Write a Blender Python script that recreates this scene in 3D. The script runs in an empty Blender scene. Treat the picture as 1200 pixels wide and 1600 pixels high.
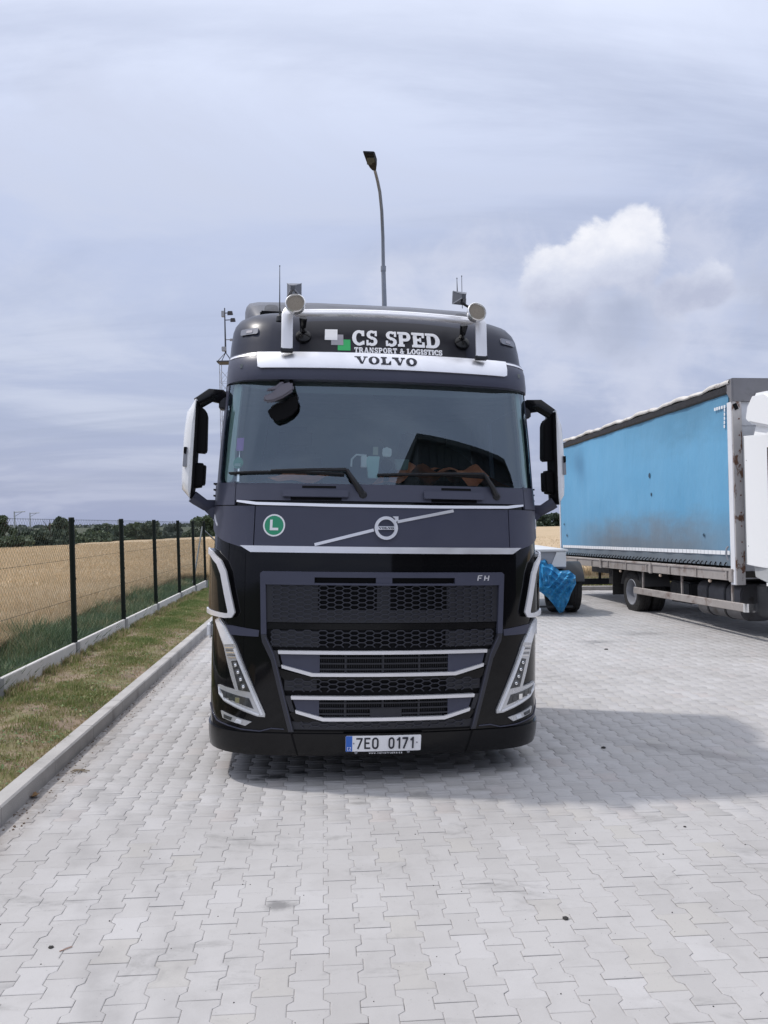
import bpy, bmesh, math, random
import numpy as np
from mathutils import Vector, Matrix
random.seed(7); RNG = np.random.default_rng(11)
R = math.radians
SC = bpy.context.scene
COL = SC.collection

# ------------------------------------------------------------------ camera
FPX, HCAM, HOR = 1264.0, 1.83, 819.0
PITCH = math.atan((HOR-800)/FPX); CROLL = 0.008
_fw = Vector((0, math.cos(PITCH), math.sin(PITCH)))
_up0 = Vector((0, -math.sin(PITCH), math.cos(PITCH)))
_rt0 = Vector((1, 0, 0))
_up = _up0*math.cos(CROLL)+_rt0*math.sin(CROLL)
_rt = _rt0*math.cos(CROLL)-_up0*math.sin(CROLL)
cd = bpy.data.cameras.new('camera'); cam = bpy.data.objects.new('camera', cd); COL.objects.link(cam)
cd.sensor_fit = 'VERTICAL'; cd.sensor_height = 36; cd.sensor_width = 27; cd.lens = FPX/1600*36
cd.clip_start = .05; cd.clip_end = 3000
m = Matrix((( _rt.x, _up.x, -_fw.x, 0), (_rt.y, _up.y, -_fw.y, 0), (_rt.z, _up.z, -_fw.z, HCAM), (0, 0, 0, 1)))
cam.matrix_world = m
SC.camera = cam

# ------------------------------------------------------------------ light, exposure
SUN_DIR = Vector((2.30, -0.58, -3.7)).normalized()      # direction the sunlight travels
sun_el = math.asin(-SUN_DIR.z)
sun_az = math.atan2(-SUN_DIR.x, -SUN_DIR.y)             # measured from +Y towards +X
sl = bpy.data.lights.new('sun', 'SUN'); sl.energy = 2.3; sl.angle = R(2.2); sl.color = (1.0, .955, .90)
so = bpy.data.objects.new('sun', sl); COL.objects.link(so)
so.rotation_euler = SUN_DIR.to_track_quat('-Z', 'Y').to_euler()
SC.view_settings.view_transform = 'Standard'; SC.view_settings.look = 'None'
SC.view_settings.exposure = 0.0; SC.view_settings.gamma = 1.0
SC.view_settings.use_curve_mapping = False
SC.cycles.use_denoising = True
SC.cycles.max_bounces = 8; SC.cycles.transparent_max_bounces = 16
SC.render.film_transparent = False

def srgb(r, g, b):
    f = lambda c: (c/255/12.92) if c/255 <= .04045 else ((c/255+.055)/1.055)**2.4
    return (f(r), f(g), f(b), 1)

class NT:
    """tiny helper to write node trees"""
    def __init__(s, tree): s.t = tree; tree.nodes.clear()
    def n(s, typ, **kw):
        nd = s.t.nodes.new(typ)
        for k, v in kw.items():
            if k == 'ins':
                for a, b in v.items():
                    if isinstance(b, bpy.types.NodeSocket): s.t.links.new(b, nd.inputs[a])
                    else: nd.inputs[a].default_value = b
            else: setattr(nd, k, v)
        return nd
    def math(s, op, a, b=0.0, c=None, clamp=False):
        d = {0: a, 1: b}
        if c is not None: d[2] = c
        return s.n('ShaderNodeMath', operation=op, use_clamp=clamp, ins=d).outputs[0]
    def vmath(s, op, a, b=(0, 0, 0), out=0, **ex):
        nd = s.n('ShaderNodeVectorMath', operation=op, ins={0: a, 1: b})
        for k, v in ex.items(): nd.inputs[k].default_value = v
        return nd.outputs[out]
    def noise(s, vec, scale, detail=4, rough=.55, dist=0.0, out=0):
        return s.n('ShaderNodeTexNoise', ins={'Vector': vec, 'Scale': scale, 'Detail': detail, 'Roughness': rough, 'Distortion': dist}).outputs[out]
    def mapr(s, v, a, b, c=0.0, d=1.0, smooth=False):
        nd = s.n('ShaderNodeMapRange', ins={'Value': v, 'From Min': a, 'From Max': b, 'To Min': c, 'To Max': d})
        nd.interpolation_type = 'SMOOTHSTEP' if smooth else 'LINEAR'
        return nd.outputs[0]
    def mix(s, f, a, b, mode='MIX'):
        nd = s.n('ShaderNodeMix', data_type='RGBA', blend_type=mode)
        for i, v in ((0, f), (6, a), (7, b)):
            if isinstance(v, bpy.types.NodeSocket): s.t.links.new(v, nd.inputs[i])
            else: nd.inputs[i].default_value = v
        return nd.outputs[2]
    def ramp(s, f, stops):
        nd = s.n('ShaderNodeValToRGB', ins={0: f}); cr = nd.color_ramp
        while len(cr.elements) > 1: cr.elements.remove(cr.elements[0])
        cr.elements[0].position = stops[0][0]; cr.elements[0].color = stops[0][1]
        for p, c in stops[1:]:
            e = cr.elements.new(p); e.color = c
        return nd.outputs[0]

def view_dir(x, y):
    d = _fw + _rt*((x-600)/FPX) - _up*((y-800)/FPX); d.normalize(); return d

def build_world():
    w = bpy.data.worlds.new('World'); SC.world = w; w.use_nodes = True
    T = NT(w.node_tree)
    tc = T.n('ShaderNodeTexCoord').outputs['Generated']
    d = T.vmath('NORMALIZE', tc)
    sep = T.n('ShaderNodeSeparateXYZ', ins={0: d}); dz = sep.outputs[2]; dx = sep.outputs[0]
    sky = T.n('ShaderNodeTexSky', sky_type='NISHITA', sun_disc=False)
    sky.sun_elevation = sun_el; sky.sun_rotation = sun_az; sky.air_density = 1.4; sky.dust_density = 3.0
    skyc = T.vmath('SCALE', sky.outputs[0], Scale=0.085)
    # thin, high overcast veil
    el = T.mapr(dz, -.02, 1.0)
    veil = T.ramp(el, [(0, (.40, .455, .66, 1)), (.12, (.44, .50, .715, 1)), (.24, (.54, .605, .82, 1)), (.36, (.61, .68, .90, 1)), (.55, (.94, 1.01, 1.21, 1)), (1.0, (1.48, 1.52, 1.66, 1))])
    zc = T.math('ADD', T.math('MAXIMUM', dz, 0.0), .16)
    pl = T.vmath('DIVIDE', d, T.n('ShaderNodeCombineXYZ', ins={0: zc, 1: zc, 2: zc}).outputs[0])
    pl = T.vmath('MULTIPLY', pl, (.6, 1.0, 0))
    n1 = T.noise(pl, 1.25, 9, .60, .7)
    patch = T.mapr(n1, .40, .66, 0, 1, True)
    patch = T.math('MULTIPLY', patch, T.math('MULTIPLY', T.mapr(dz, .0, .16, .35, 1), T.mapr(dz, .45, .6, 1, 0)))
    veil = T.mix(T.math('MULTIPLY', patch, .85), veil, (.68, .73, .90, 1))
    # smooth darker band, lower left
    nd = T.noise(T.vmath('MULTIPLY', T.vmath('ADD', pl, (3.1, 1.7, 0)), (.55, 1.5, 1)), .9, 7, .58, .8)
    veil = T.mix(T.math('MULTIPLY', T.math('MULTIPLY', T.mapr(nd, .44, .66, 0, 1, True), .62), T.mapr(dz, .45, .6, 1, 0)), veil, (.40, .46, .65, 1))
    col = T.mix(.84, skyc, veil)
    # low cumulus clouds: blobs in direction space broken up by noise
    dn = T.vmath('MULTIPLY', d, (1, 1, 1.25))
    wob = T.noise(dn, 9.0, 9, .62, .45)
    wob2 = T.noise(dn, 17, 6, .6)
    def field(blobs, amp):
        cur = None
        for (x, y, r) in blobs:
            c = view_dir(x, y)
            v = T.vmath('DISTANCE', d, tuple(c), out=1)
            v = T.math('SUBTRACT', 1.0, T.math('DIVIDE', v, r/FPX))
            cur = v if cur is None else T.n('ShaderNodeMath', operation='SMOOTH_MAX', ins={0: cur, 1: v, 2: .25}).outputs[0]
        nn = T.math('MULTIPLY', T.math('SUBTRACT', T.math('ADD', T.math('MULTIPLY', wob, .75), T.math('MULTIPLY', wob2, .25)), .5), amp)
        return T.math('ADD', cur, nn)
    wisp = field([(720, 460, 130), (880, 480, 170), (1090, 470, 170), (1250, 440, 170), (610, 430, 75), (860, 590, 75), (1010, 600, 110), (1450, 430, 220), (-300, 430, 260)], 3.2)
    col = T.mix(T.math('MULTIPLY', T.mapr(wisp, .05, .95, 0, 1, True), .58), col, (.69, .725, .86, 1))
    gray = field([(975, 478, 95), (890, 482, 70), (1215, 470, 90)], 2.8)
    col = T.mix(T.math('MULTIPLY', T.mapr(gray, .0, 1.1, 0, 1, True), .75), col, (.385, .435, .58, 1))
    cum = field([(985, 365, 48), (938, 405, 66), (868, 440, 62), (990, 420, 55), (1060, 462, 44), (1110, 448, 40)], 1.9)
    up_ = T.mapr(dz, view_dir(950, 475).z, view_dir(950, 360).z)
    shade = T.math('ADD', T.math('ADD', T.math('MULTIPLY', up_, .72), .10), T.math('MULTIPLY', T.math('SUBTRACT', wob2, .45), 1.2), clamp=True)
    shade = T.math('ADD', shade, T.math('MULTIPLY', T.mapr(cum, .55, .05), .04), clamp=True)
    cumc = T.ramp(shade, [(0, (.49, .53, .68, 1)), (.5, (.68, .72, .85, 1)), (1, (.93, .94, 1.0, 1))])
    col = T.mix(T.math('MULTIPLY', T.mapr(cum, .05, .33, 0, 1, True), .95), col, cumc)
    bg = T.n('ShaderNodeBackground', ins={'Color': col, 'Strength': 1.0})
    out = T.n('ShaderNodeOutputWorld'); T.t.links.new(bg.outputs[0], out.inputs[0])
build_world()

# ------------------------------------------------------------------ materials
MATS = {}
def mat(name, col, rough=.6, metal=0.0, var=0.0, vscale=8.0, bump=0.0, bscale=60.0, dirt=None, dirt_scale=3.0, dirt_lo=.5, dirt_hi=.7, coat=0.0, spec=.5, attr=None, stretch=(1, 1, 1), trans=0.0):
    if name in MATS: return MATS[name]
    M = bpy.data.materials.new(name); M.use_nodes = True; T = NT(M.node_tree)
    pos = T.n('ShaderNodeTexCoord').outputs['Object']
    pos = T.vmath('MULTIPLY', pos, stretch)
    col = tuple(col)+((1,) if len(col) == 3 else ())
    c = col
    if attr:
        at = T.n('ShaderNodeAttribute', attribute_name='tone').outputs['Fac']
        c = T.ramp(at, attr)
    if var:
        n = T.noise(pos, vscale, 5, .6)
        k = T.mapr(n, .25, .75, 1-var, 1+var)
        c = T.mix(1.0, c, T.n('ShaderNodeCombineXYZ', ins={0: k, 1: k, 2: k}).outputs[0], 'MULTIPLY')
    if dirt:
        n = T.noise(pos, dirt_scale, 7, .65, .3)
        c = T.mix(T.mapr(n, dirt_lo, dirt_hi, 0, 1, True), c, tuple(dirt)+(1,))
    ins = {'Base Color': c, 'Roughness': rough, 'Metallic': metal, 'Coat Weight': coat, 'Coat Roughness': .03, 'Specular IOR Level': spec}
    if rough < .9 and var:
        ins['Roughness'] = T.mapr(T.noise(pos, vscale*1.7, 4), .3, .7, max(.02, rough*(1-.2)), min(1, rough*(1+.2)))
    p = T.n('ShaderNodeBsdfPrincipled', ins=ins)
    if bump:
        b = T.n('ShaderNodeBump', ins={'Height': T.noise(pos, bscale, 5, .65), 'Strength': bump, 'Distance': .01})
        T.t.links.new(b.outputs[0], p.inputs['Normal'])
    sh = p.outputs[0]
    if trans:
        tl = T.n('ShaderNodeBsdfTranslucent', ins={'Color': c})
        mx = T.n('ShaderNodeMixShader', ins={0: trans, 1: sh, 2: tl.outputs[0]}); sh = mx.outputs[0]
    o = T.n('ShaderNodeOutputMaterial'); T.t.links.new(sh, o.inputs[0])
    MATS[name] = M; return M

def glass_mat(name, tint, refl_min=.05, ior=1.6, rough=0.0, refl=(.95, .97, 1)):
    M = bpy.data.materials.new(name); M.use_nodes = True; T = NT(M.node_tree)
    fr = T.n('ShaderNodeFresnel', ins={'IOR': ior}).outputs[0]
    f = T.math('ADD', fr, refl_min, clamp=True)
    tr = T.n('ShaderNodeBsdfTransparent', ins={'Color': tuple(tint)+(1,)}).outputs[0]
    gl = T.n('ShaderNodeBsdfGlossy', ins={'Color': refl+(1,), 'Roughness': rough}).outputs[0]
    mx = T.n('ShaderNodeMixShader', ins={0: f, 1: tr, 2: gl})
    o = T.n('ShaderNodeOutputMaterial'); T.t.links.new(mx.outputs[0], o.inputs[0])
    MATS[name] = M; return M

MATTE = mat('anthracite_paint', (.066, .070, .102), .38, 0, .06, 3, .02, 300, spec=.32)
GLOSS = mat('gloss_black_paint', (.005, .005, .006), .06, 0, .05, 3, spec=.3)
BUMPER = mat('bumper_black', (.006, .006, .007), .2, 0, .08, 4, spec=.3)
PLASTIC = mat('dark_plastic', (.022, .023, .030), .5, 0, .08, 6, .05, 200)
MESHP = mat('grille_plastic', (.030, .032, .044), .4, 0, .05, 6)
HOLE = mat('deep_black', (.004, .004, .005), .6, spec=.15)
SILVER = mat('satin_silver', (.87, .87, .90), .36, .6, .03, 5)
CHROME = mat('chrome', (.86, .87, .88), .12, 1.0, .03, 5)
RUBBER = mat('tyre_rubber', (.018, .017, .017), .85, 0, .25, 12, .3, 60)
WHITE = mat('white_print', (.88, .88, .90), .45)
WHITEP = mat('white_cap_paint', (.82, .83, .85), .25, 0, .02, 4, coat=.3)
GREENS = mat('green_print', (.03, .30, .16), .5)
GREENL = mat('green_logo_print', (.015, .42, .11), .5)
GREYL = mat('grey_logo_print', (.32, .31, .35), .5)
INK = mat('dark_ink', (.02, .022, .035), .5)
BLUEP = mat('blue_plate_band', (.03, .14, .55), .4)
STEEL = mat('painted_grey_steel', (.30, .31, .34), .45, .3, .1, 5)
DARKST = mat('dark_steel', (.035, .037, .042), .55, .4, .15, 6, .1, 80)

# ------------------------------------------------------------------ object helpers
def tag(o, label=None, cat=None, group=None, kind=None):
    if label: o['label'] = label
    if cat: o['category'] = cat
    if group: o['group'] = group
    if kind: o['kind'] = kind
    return o
def empty(name, loc=(0, 0, 0), mtx=None, parent=None):
    o = bpy.data.objects.new(name, None); COL.objects.link(o); o.empty_display_size = .2
    if mtx is not None: o.matrix_world = mtx
    else: o.location = loc
    if parent: o.parent = parent
    return o
def link(name, me, parent=None, mt=None):
    o = bpy.data.objects.new(name, me); COL.objects.link(o)
    if parent: o.parent = parent
    if mt: me.materials.append(mt)
    return o
class MB:
    def __init__(s): s.v = []; s.f = []; s.mi = []; s.m = 0
    def add(s, vs, fs):
        b = len(s.v); s.v += [tuple(v) for v in vs]; s.f += [tuple(i+b for i in f) for f in fs]; s.mi += [s.m]*len(fs); return s
    def box(s, c, d, rot=None, taper=1.0):
        x, y, z = d[0]/2, d[1]/2, d[2]/2
        vs = [Vector((a*x*(taper if k > 0 else 1), b*y*(taper if k > 0 else 1), k*z)) for k in (-1, 1) for a, b in ((-1, -1), (1, -1), (1, 1), (-1, 1))]
        if rot is not None: vs = [rot @ v for v in vs]
        vs = [v+Vector(c) for v in vs]
        return s.add(vs, [(3, 2, 1, 0), (4, 5, 6, 7), (0, 1, 5, 4), (1, 2, 6, 5), (2, 3, 7, 6), (3, 0, 4, 7)])
    def tube(s, pts, r, n=8, cap=True, flat=1.0):
        pts = [Vector(p) for p in pts]; rs = r if isinstance(r, (list, tuple)) else [r]*len(pts)
        b = len(s.v); prev = None
        for i, p in enumerate(pts):
            t = (pts[min(i+1, len(pts)-1)]-pts[max(i-1, 0)]).normalized()
            if prev is None:
                a = t.orthogonal().normalized() if abs(t.z) > .9 else t.cross(Vector((0, 0, 1))).normalized()
            else:
                a = (prev-t*prev.dot(t)).normalized()
            prev = a; c = t.cross(a)
            for k in range(n):
                q = 2*math.pi*(k+.5)/n
                s.v.append(tuple(p+(a*math.cos(q)+c*math.sin(q)*flat)*rs[i]))
        nf = 0
        for i in range(len(pts)-1):
            for k in range(n):
                s.f.append((b+i*n+k, b+i*n+(k+1) % n, b+(i+1)*n+(k+1) % n, b+(i+1)*n+k)); nf += 1
        if cap:
            s.f.append(tuple(b+k for k in range(n))[::-1]); s.f.append(tuple(b+(len(pts)-1)*n+k for k in range(n))); nf += 2
        s.mi += [s.m]*nf
        return s
    def lathe(s, prof, n=24, mtx=None, closed=False, cap0=True):
        """prof: (r, h) pairs about local z"""
        b = len(s.v); M = mtx or Matrix()
        for r, h in prof:
            for k in range(n):
                q = 2*math.pi*k/n; s.v.append(tuple(M @ Vector((r*math.cos(q), r*math.sin(q), h))))
        L = len(prof); nf = 0
        for i in range(L if closed else L-1):
            j = (i+1) % L
            for k in range(n):
                s.f.append((b+i*n+k, b+i*n+(k+1) % n, b+j*n+(k+1) % n, b+j*n+k)); nf += 1
        if not closed:
            if cap0: s.f.append(tuple(b+k for k in range(n))[::-1]); nf += 1
            s.f.append(tuple(b+(L-1)*n+k for k in range(n))); nf += 1
        s.mi += [s.m]*nf
        return s
    def prism(s, poly, fn, d0, d1):
        """poly of 2D points, fn(p, depth) -> 3D"""
        n = len(poly); vs = [fn(p, d0) for p in poly]+[fn(p, d1) for p in poly]
        return s.add(vs, [tuple(range(n)), tuple(range(2*n-1, n-1, -1))]+[(i, i+n, (i+1) % n+n, (i+1) % n) for i in range(n)])
    def build(s, name, mats, parent=None, smooth=35, bevel=0.0):
        me = bpy.data.meshes.new(name); me.from_pydata(s.v, [], s.f)
        if not isinstance(mats, (list, tuple)): mats = [mats]
        for mm in mats: me.materials.append(mm)
        if len(mats) > 1: me.polygons.foreach_set('material_index', s.mi)
        bm = bmesh.new(); bm.from_mesh(me)
        bmesh.ops.recalc_face_normals(bm, faces=bm.faces[:])
        if bevel:
            es = [e for e in bm.edges if len(e.link_faces) == 2 and e.calc_face_angle(0) > .6]
            bmesh.ops.bevel(bm, geom=es, offset=bevel, segments=2, affect='EDGES', clamp_overlap=True)
        bm.to_mesh(me); bm.free()
        if smooth:
            me.shade_smooth() if hasattr(me, 'shade_smooth') else None
            me.set_sharp_from_angle(angle=R(smooth))
        o = bpy.data.objects.new(name, me); COL.objects.link(o)
        if parent: o.parent = parent
        return o

def np_mesh(name, V, F, mt, parent=None, tone=None):
    """V (n,3), F (m,3|4) arrays; tone: per-face float"""
    me = bpy.data.meshes.new(name); k = F.shape[1]
    me.vertices.add(len(V)); me.vertices.foreach_set('co', V.astype(np.float32).ravel())
    me.loops.add(F.size); me.loops.foreach_set('vertex_index', F.astype(np.int32).ravel())
    me.polygons.add(len(F)); me.polygons.foreach_set('loop_start', np.arange(0, F.size, k, dtype=np.int32))
    me.update(calc_edges=True)
    if tone is not None:
        a = me.attributes.new('tone', 'FLOAT', 'FACE'); a.data.foreach_set('value', tone.astype(np.float32))
    me.materials.append(mt)
    o = bpy.data.objects.new(name, me); COL.objects.link(o)
    if parent: o.parent = parent
    return o

def ground_pt(x, y, z=0.0):
    d = _fw + _rt*((x-600)/FPX) - _up*((y-800)/FPX); t = (z-HCAM)/d.z
    return Vector((d.x*t, d.y*t, z))

# ------------------------------------------------------------------ terrain and fields
KDIR = Vector((-.0755, 1, 0)).normalized(); KX = Vector((KDIR.y, -KDIR.x, 0))     # along / across the kerb
YAW = math.atan2(-KDIR.x, KDIR.y)
KERB_X0 = -1.985                                                                  # kerb foot at y = 0
LEAN = Matrix.Rotation(-.026, 4, 'Y')                                             # the yard falls to the right, uprights stand plumb
def kline(off, y): return KERB_X0 + KDIR.x/KDIR.y*y - off
FAR_Y = 21.9                                                                      # far kerb
def canopy(x, y):
    z = .40 + (.0215*x if x < 0 else .004*x) + .0037*y
    return z + .05*math.sin(x*.21+1)*math.cos(y*.13)
def terrain_h(x, y):
    if y < FAR_Y+1.2 and x > kline(2.0, y): return -.09 if y < FAR_Y+.1 else .02
    d = max(0, min(1, max((kline(2.0, y)-x)/1.5, (y-FAR_Y-1.2)/2)))
    return .02*(1-d)+(canopy(x, y)-.5)*d

def build_terrain():
    xs = sorted(set([-900, -500, -300, -200, -150, -110, -85, -65, -50, -40, -32, -26, -21, -17, -14, -12, -10.5, -9.3]+[round(-8.4+i*.35, 3) for i in range(18)]+[-1, 0, 3, 6, 10, 15, 20, 26, 34, 45, 60, 80, 110, 150, 220, 350, 600, 1000]))
    ys = [-900, -300, -100, -40, -15, -8, -4, -2]+[i*1.0 for i in range(0, 21)]+[21, 21.9, 22.0, 22.5, 23.1, 24, 25.2, 27, 30, 34, 40, 48, 58, 70, 85, 100, 120, 145, 180, 230, 320, 500, 900, 1600]
    V = [(x, y, terrain_h(x, y)) for y in ys for x in xs]; n = len(xs)
    V = [(x, y, z if y < 230 else 1.2) for x, y, z in V]
    F = [(j*n+i, j*n+i+1, (j+1)*n+i+1, (j+1)*n+i) for j in range(len(ys)-1) for i in range(n-1)]
    M = mat('meadow_earth', (.050, .062, .034), .95, 0, .35, .8, .6, 9, dirt=(.07, .068, .042), dirt_scale=.6)
    o = np_mesh('ground', np.array(V), np.array(F), M); tag(o, kind='structure')
    # verge soil strip between kerb and fence board
    soil = mat('verge_soil', (.235, .175, .125), .95, 0, .4, 7, .9, 25, dirt=(.17, .155, .07), dirt_scale=2.6, dirt_lo=.42, dirt_hi=.60)
    mb = MB(); N = 80
    for i in range(N):
        y0 = 1.5+i*(FAR_Y-1.5)/N; y1 = 1.5+(i+1)*(FAR_Y-1.5)/N
        offs = [.122, .35, .6, .9, 1.25]
        for a, b in zip(offs[:-1], offs[1:]):
            hz = lambda off, y: .085+.045*min(1, (off-.122)/.4)+.015*math.sin(y*3.1+off*9)
            mb.add([(kline(a, y0), y0, hz(a, y0)), (kline(b, y0), y0, hz(b, y0)), (kline(b, y1), y1, hz(b, y1)), (kline(a, y1), y1, hz(a, y1))], [(0, 1, 2, 3)])
    o = mb.build('verge', soil); tag(o, kind='structure')
build_terrain()

FENCE_OFF = 1.255                                     # fence line distance from kerb foot

def blades(name, P, hgt, wid, mt, lean=.35, tone=None, kind='stuff'):
    n = len(P); a = RNG.uniform(0, 2*np.pi, n); b = RNG.uniform(0, 2*np.pi, n)
    dx, dy = np.cos(a), np.sin(a); h = hgt; w = wid
    ln = RNG.uniform(.05, lean, n)*h
    v0 = P+np.stack([-dx*w, -dy*w, np.zeros(n)], 1); v1 = P+np.stack([dx*w, dy*w, np.zeros(n)], 1)
    mid = P+np.stack([np.cos(b)*ln*.35, np.sin(b)*ln*.35, h*.6], 1)
    v2 = mid+np.stack([dx*w*.8, dy*w*.8, np.zeros(n)], 1); v3 = mid-np.stack([dx*w*.8, dy*w*.8, np.zeros(n)], 1)
    tip = P+np.stack([np.cos(b)*ln, np.sin(b)*ln, h], 1)
    V = np.stack([v0, v1, v2, v3, tip], 1).reshape(-1, 3)
    i = np.arange(n)*5
    F = np.concatenate([np.stack([i, i+1, i+2], 1), np.stack([i, i+2, i+3], 1), np.stack([i+3, i+2, i+4], 1)])
    if tone is None: tone = RNG.uniform(0, 1, n)
    o = np_mesh(name, V, F, mt, tone=np.concatenate([tone]*3)); tag(o, kind=kind); return o

def fbm(x, y, s, seed=0):
    r = np.random.default_rng(seed); out = np.zeros_like(x)
    for k in range(6):
        a = r.uniform(0, 6.28); f = s*(1.5**k)*r.uniform(.8, 1.2)
        out += np.sin((x*np.cos(a)+y*np.sin(a))*f+r.uniform(0, 6.28))*np.sin((x*np.sin(a+.7)-y*np.cos(a+.7))*f*1.1+r.uniform(0, 6.28))/(1.25**k)
    return out/2.2

def build_grass():
    G = mat('grass_blades', (0, 0, 0), .8, attr=[(0, (.15, .21, .065, 1)), (.3, (.25, .28, .10, 1)), (.55, (.37, .32, .17, 1)), (1, (.46, .35, .23, 1))], trans=.25)
    n = 120000
    t = RNG.uniform(0, 1, n)**1.55; y = 4.2+t*17.6; off = RNG.uniform(.10, 1.22, n)
    x = KERB_X0+KDIR.x/KDIR.y*y-off
    f = fbm(x, y, 2.6, 3)
    edge = (off < .2)*.2
    far = np.clip((y-12)/7, 0, .5)
    keep = RNG.uniform(0, 1, n) < np.clip(.30+f*.60+edge+far*1.0, .10, 1)
    x, y, f, off = x[keep], y[keep], f[keep], off[keep]
    z = .085+.045*np.minimum(1, (off-.122)/.4)+.012*np.sin(y*3.1+off*9)
    h = RNG.uniform(.012, .040, len(x))*(1+1.0*np.clip(f, 0, 1))
    w = .0016+.00035*y
    tone = np.clip(RNG.uniform(0, .62, len(x))+(.34-.8*f)*.6-np.clip((y-10)/30, 0, .2), 0, 1)
    blades('grass', np.stack([x, y, z], 1), h, w, G, .9, tone)
    n = 5200; y = 4.0+RNG.uniform(0, 1, n)**1.5*12; off = RNG.uniform(.14, 1.18, n); x = KERB_X0+KDIR.x/KDIR.y*y-off
    f = fbm(x, y, 3.4, 77); k = f > .12; x, y, off = x[k], y[k], off[k]; n = len(x)
    z = .095+.045*np.minimum(1, (off-.122)/.4)
    a = RNG.uniform(0, 6.28, n); s_ = RNG.uniform(.008, .02, n); up = RNG.uniform(.005, .03, n); ti = RNG.uniform(-.5, .9, n)*s_
    c, d = np.cos(a)*s_, np.sin(a)*s_
    V = np.stack([np.stack([x-c, y-d, z+up-ti*.3], 1), np.stack([x+d*.6, y-c*.6, z+up], 1), np.stack([x+c, y+d, z+up+ti], 1), np.stack([x-d*.6, y+c*.6, z+up], 1)], 1).reshape(-1, 3)
    i = np.arange(n)*4
    o = np_mesh('clover_leaves', V, np.stack([i, i+1, i+2, i+3], 1), mat('clover', (0, 0, 0), .6, attr=[(0, (.07, .14, .04, 1)), (.7, (.14, .22, .07, 1)), (1, (.34, .30, .12, 1))], trans=.2), None, RNG.uniform(0, 1, n)); tag(o, kind='stuff')
    n = 9000; y = 4.0+RNG.uniform(0, 1, n)*16; off = 1.225-RNG.uniform(0, 1, n)**2*.16; x = KERB_X0+KDIR.x/KDIR.y*y-off
    k = fbm(x*0, y, 5.0, 15) > -.05; x, y, off = x[k], y[k], off[k]; n = len(x)
    blades('grass_tufts', np.stack([x, y, np.full(n, .12)], 1), RNG.uniform(.04, .13, n), .0018+.0004*y, G, .8, RNG.uniform(0, 1, n))
    # taller weeds along the foot of the board and beyond the fence
    Wd = mat('weed_blades', (0, 0, 0), .6, attr=[(0, (.075, .13, .062, 1)), (.45, (.14, .20, .095, 1)), (.72, (.26, .26, .14, 1)), (1, (.42, .32, .19, 1))], trans=.2)
    n = 80000
    t = RNG.uniform(0, 1, n)**1.4; y = 4.5+t*20; off = FENCE_OFF+.08+RNG.uniform(0, 1, n)**1.2*1.5
    x = KERB_X0+KDIR.x/KDIR.y*y-off; f = fbm(x, y, 1.1, 9)
    h = RNG.uniform(.10, .34, n)*(1+.55*f)*(1+.25*(off-FENCE_OFF)); w = .003+.0007*y
    tone = np.clip(RNG.uniform(0, .6, n)+.35*(off-FENCE_OFF-.75)-.45*fbm(x, y, 2.1, 31)+.1, 0, 1)
    z = np.full(n, -.02)-.08*(off-FENCE_OFF)
    blades('weeds', np.stack([x, y, z], 1), h, w, Wd, .7, tone)
    n = 30000
    x = RNG.uniform(-3, 16, n); y = FAR_Y+.15+RNG.uniform(0, 1, n)*2.4
    blades('far_verge_grass', np.stack([x, y, np.full(n, .03)], 1), RNG.uniform(.06, .22, n), np.full(n, .018), G, .8, RNG.uniform(.15, .8, n))
build_grass()

def field_far(x):                                     # far edge of the wheat field (distance y) for a direction x/y
    r = x
    pts = [(-2.2, 30), (-.9, 55), (-.475, 70), (-.24, 110), (0, 140), (.2, 160), (.6, 190), (2.5, 210)]
    for (a, b), (c, d) in zip(pts[:-1], pts[1:]):
        if r <= c: return b+(d-b)*max(0, (r-a))/(c-a)
    return pts[-1][1]

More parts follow.
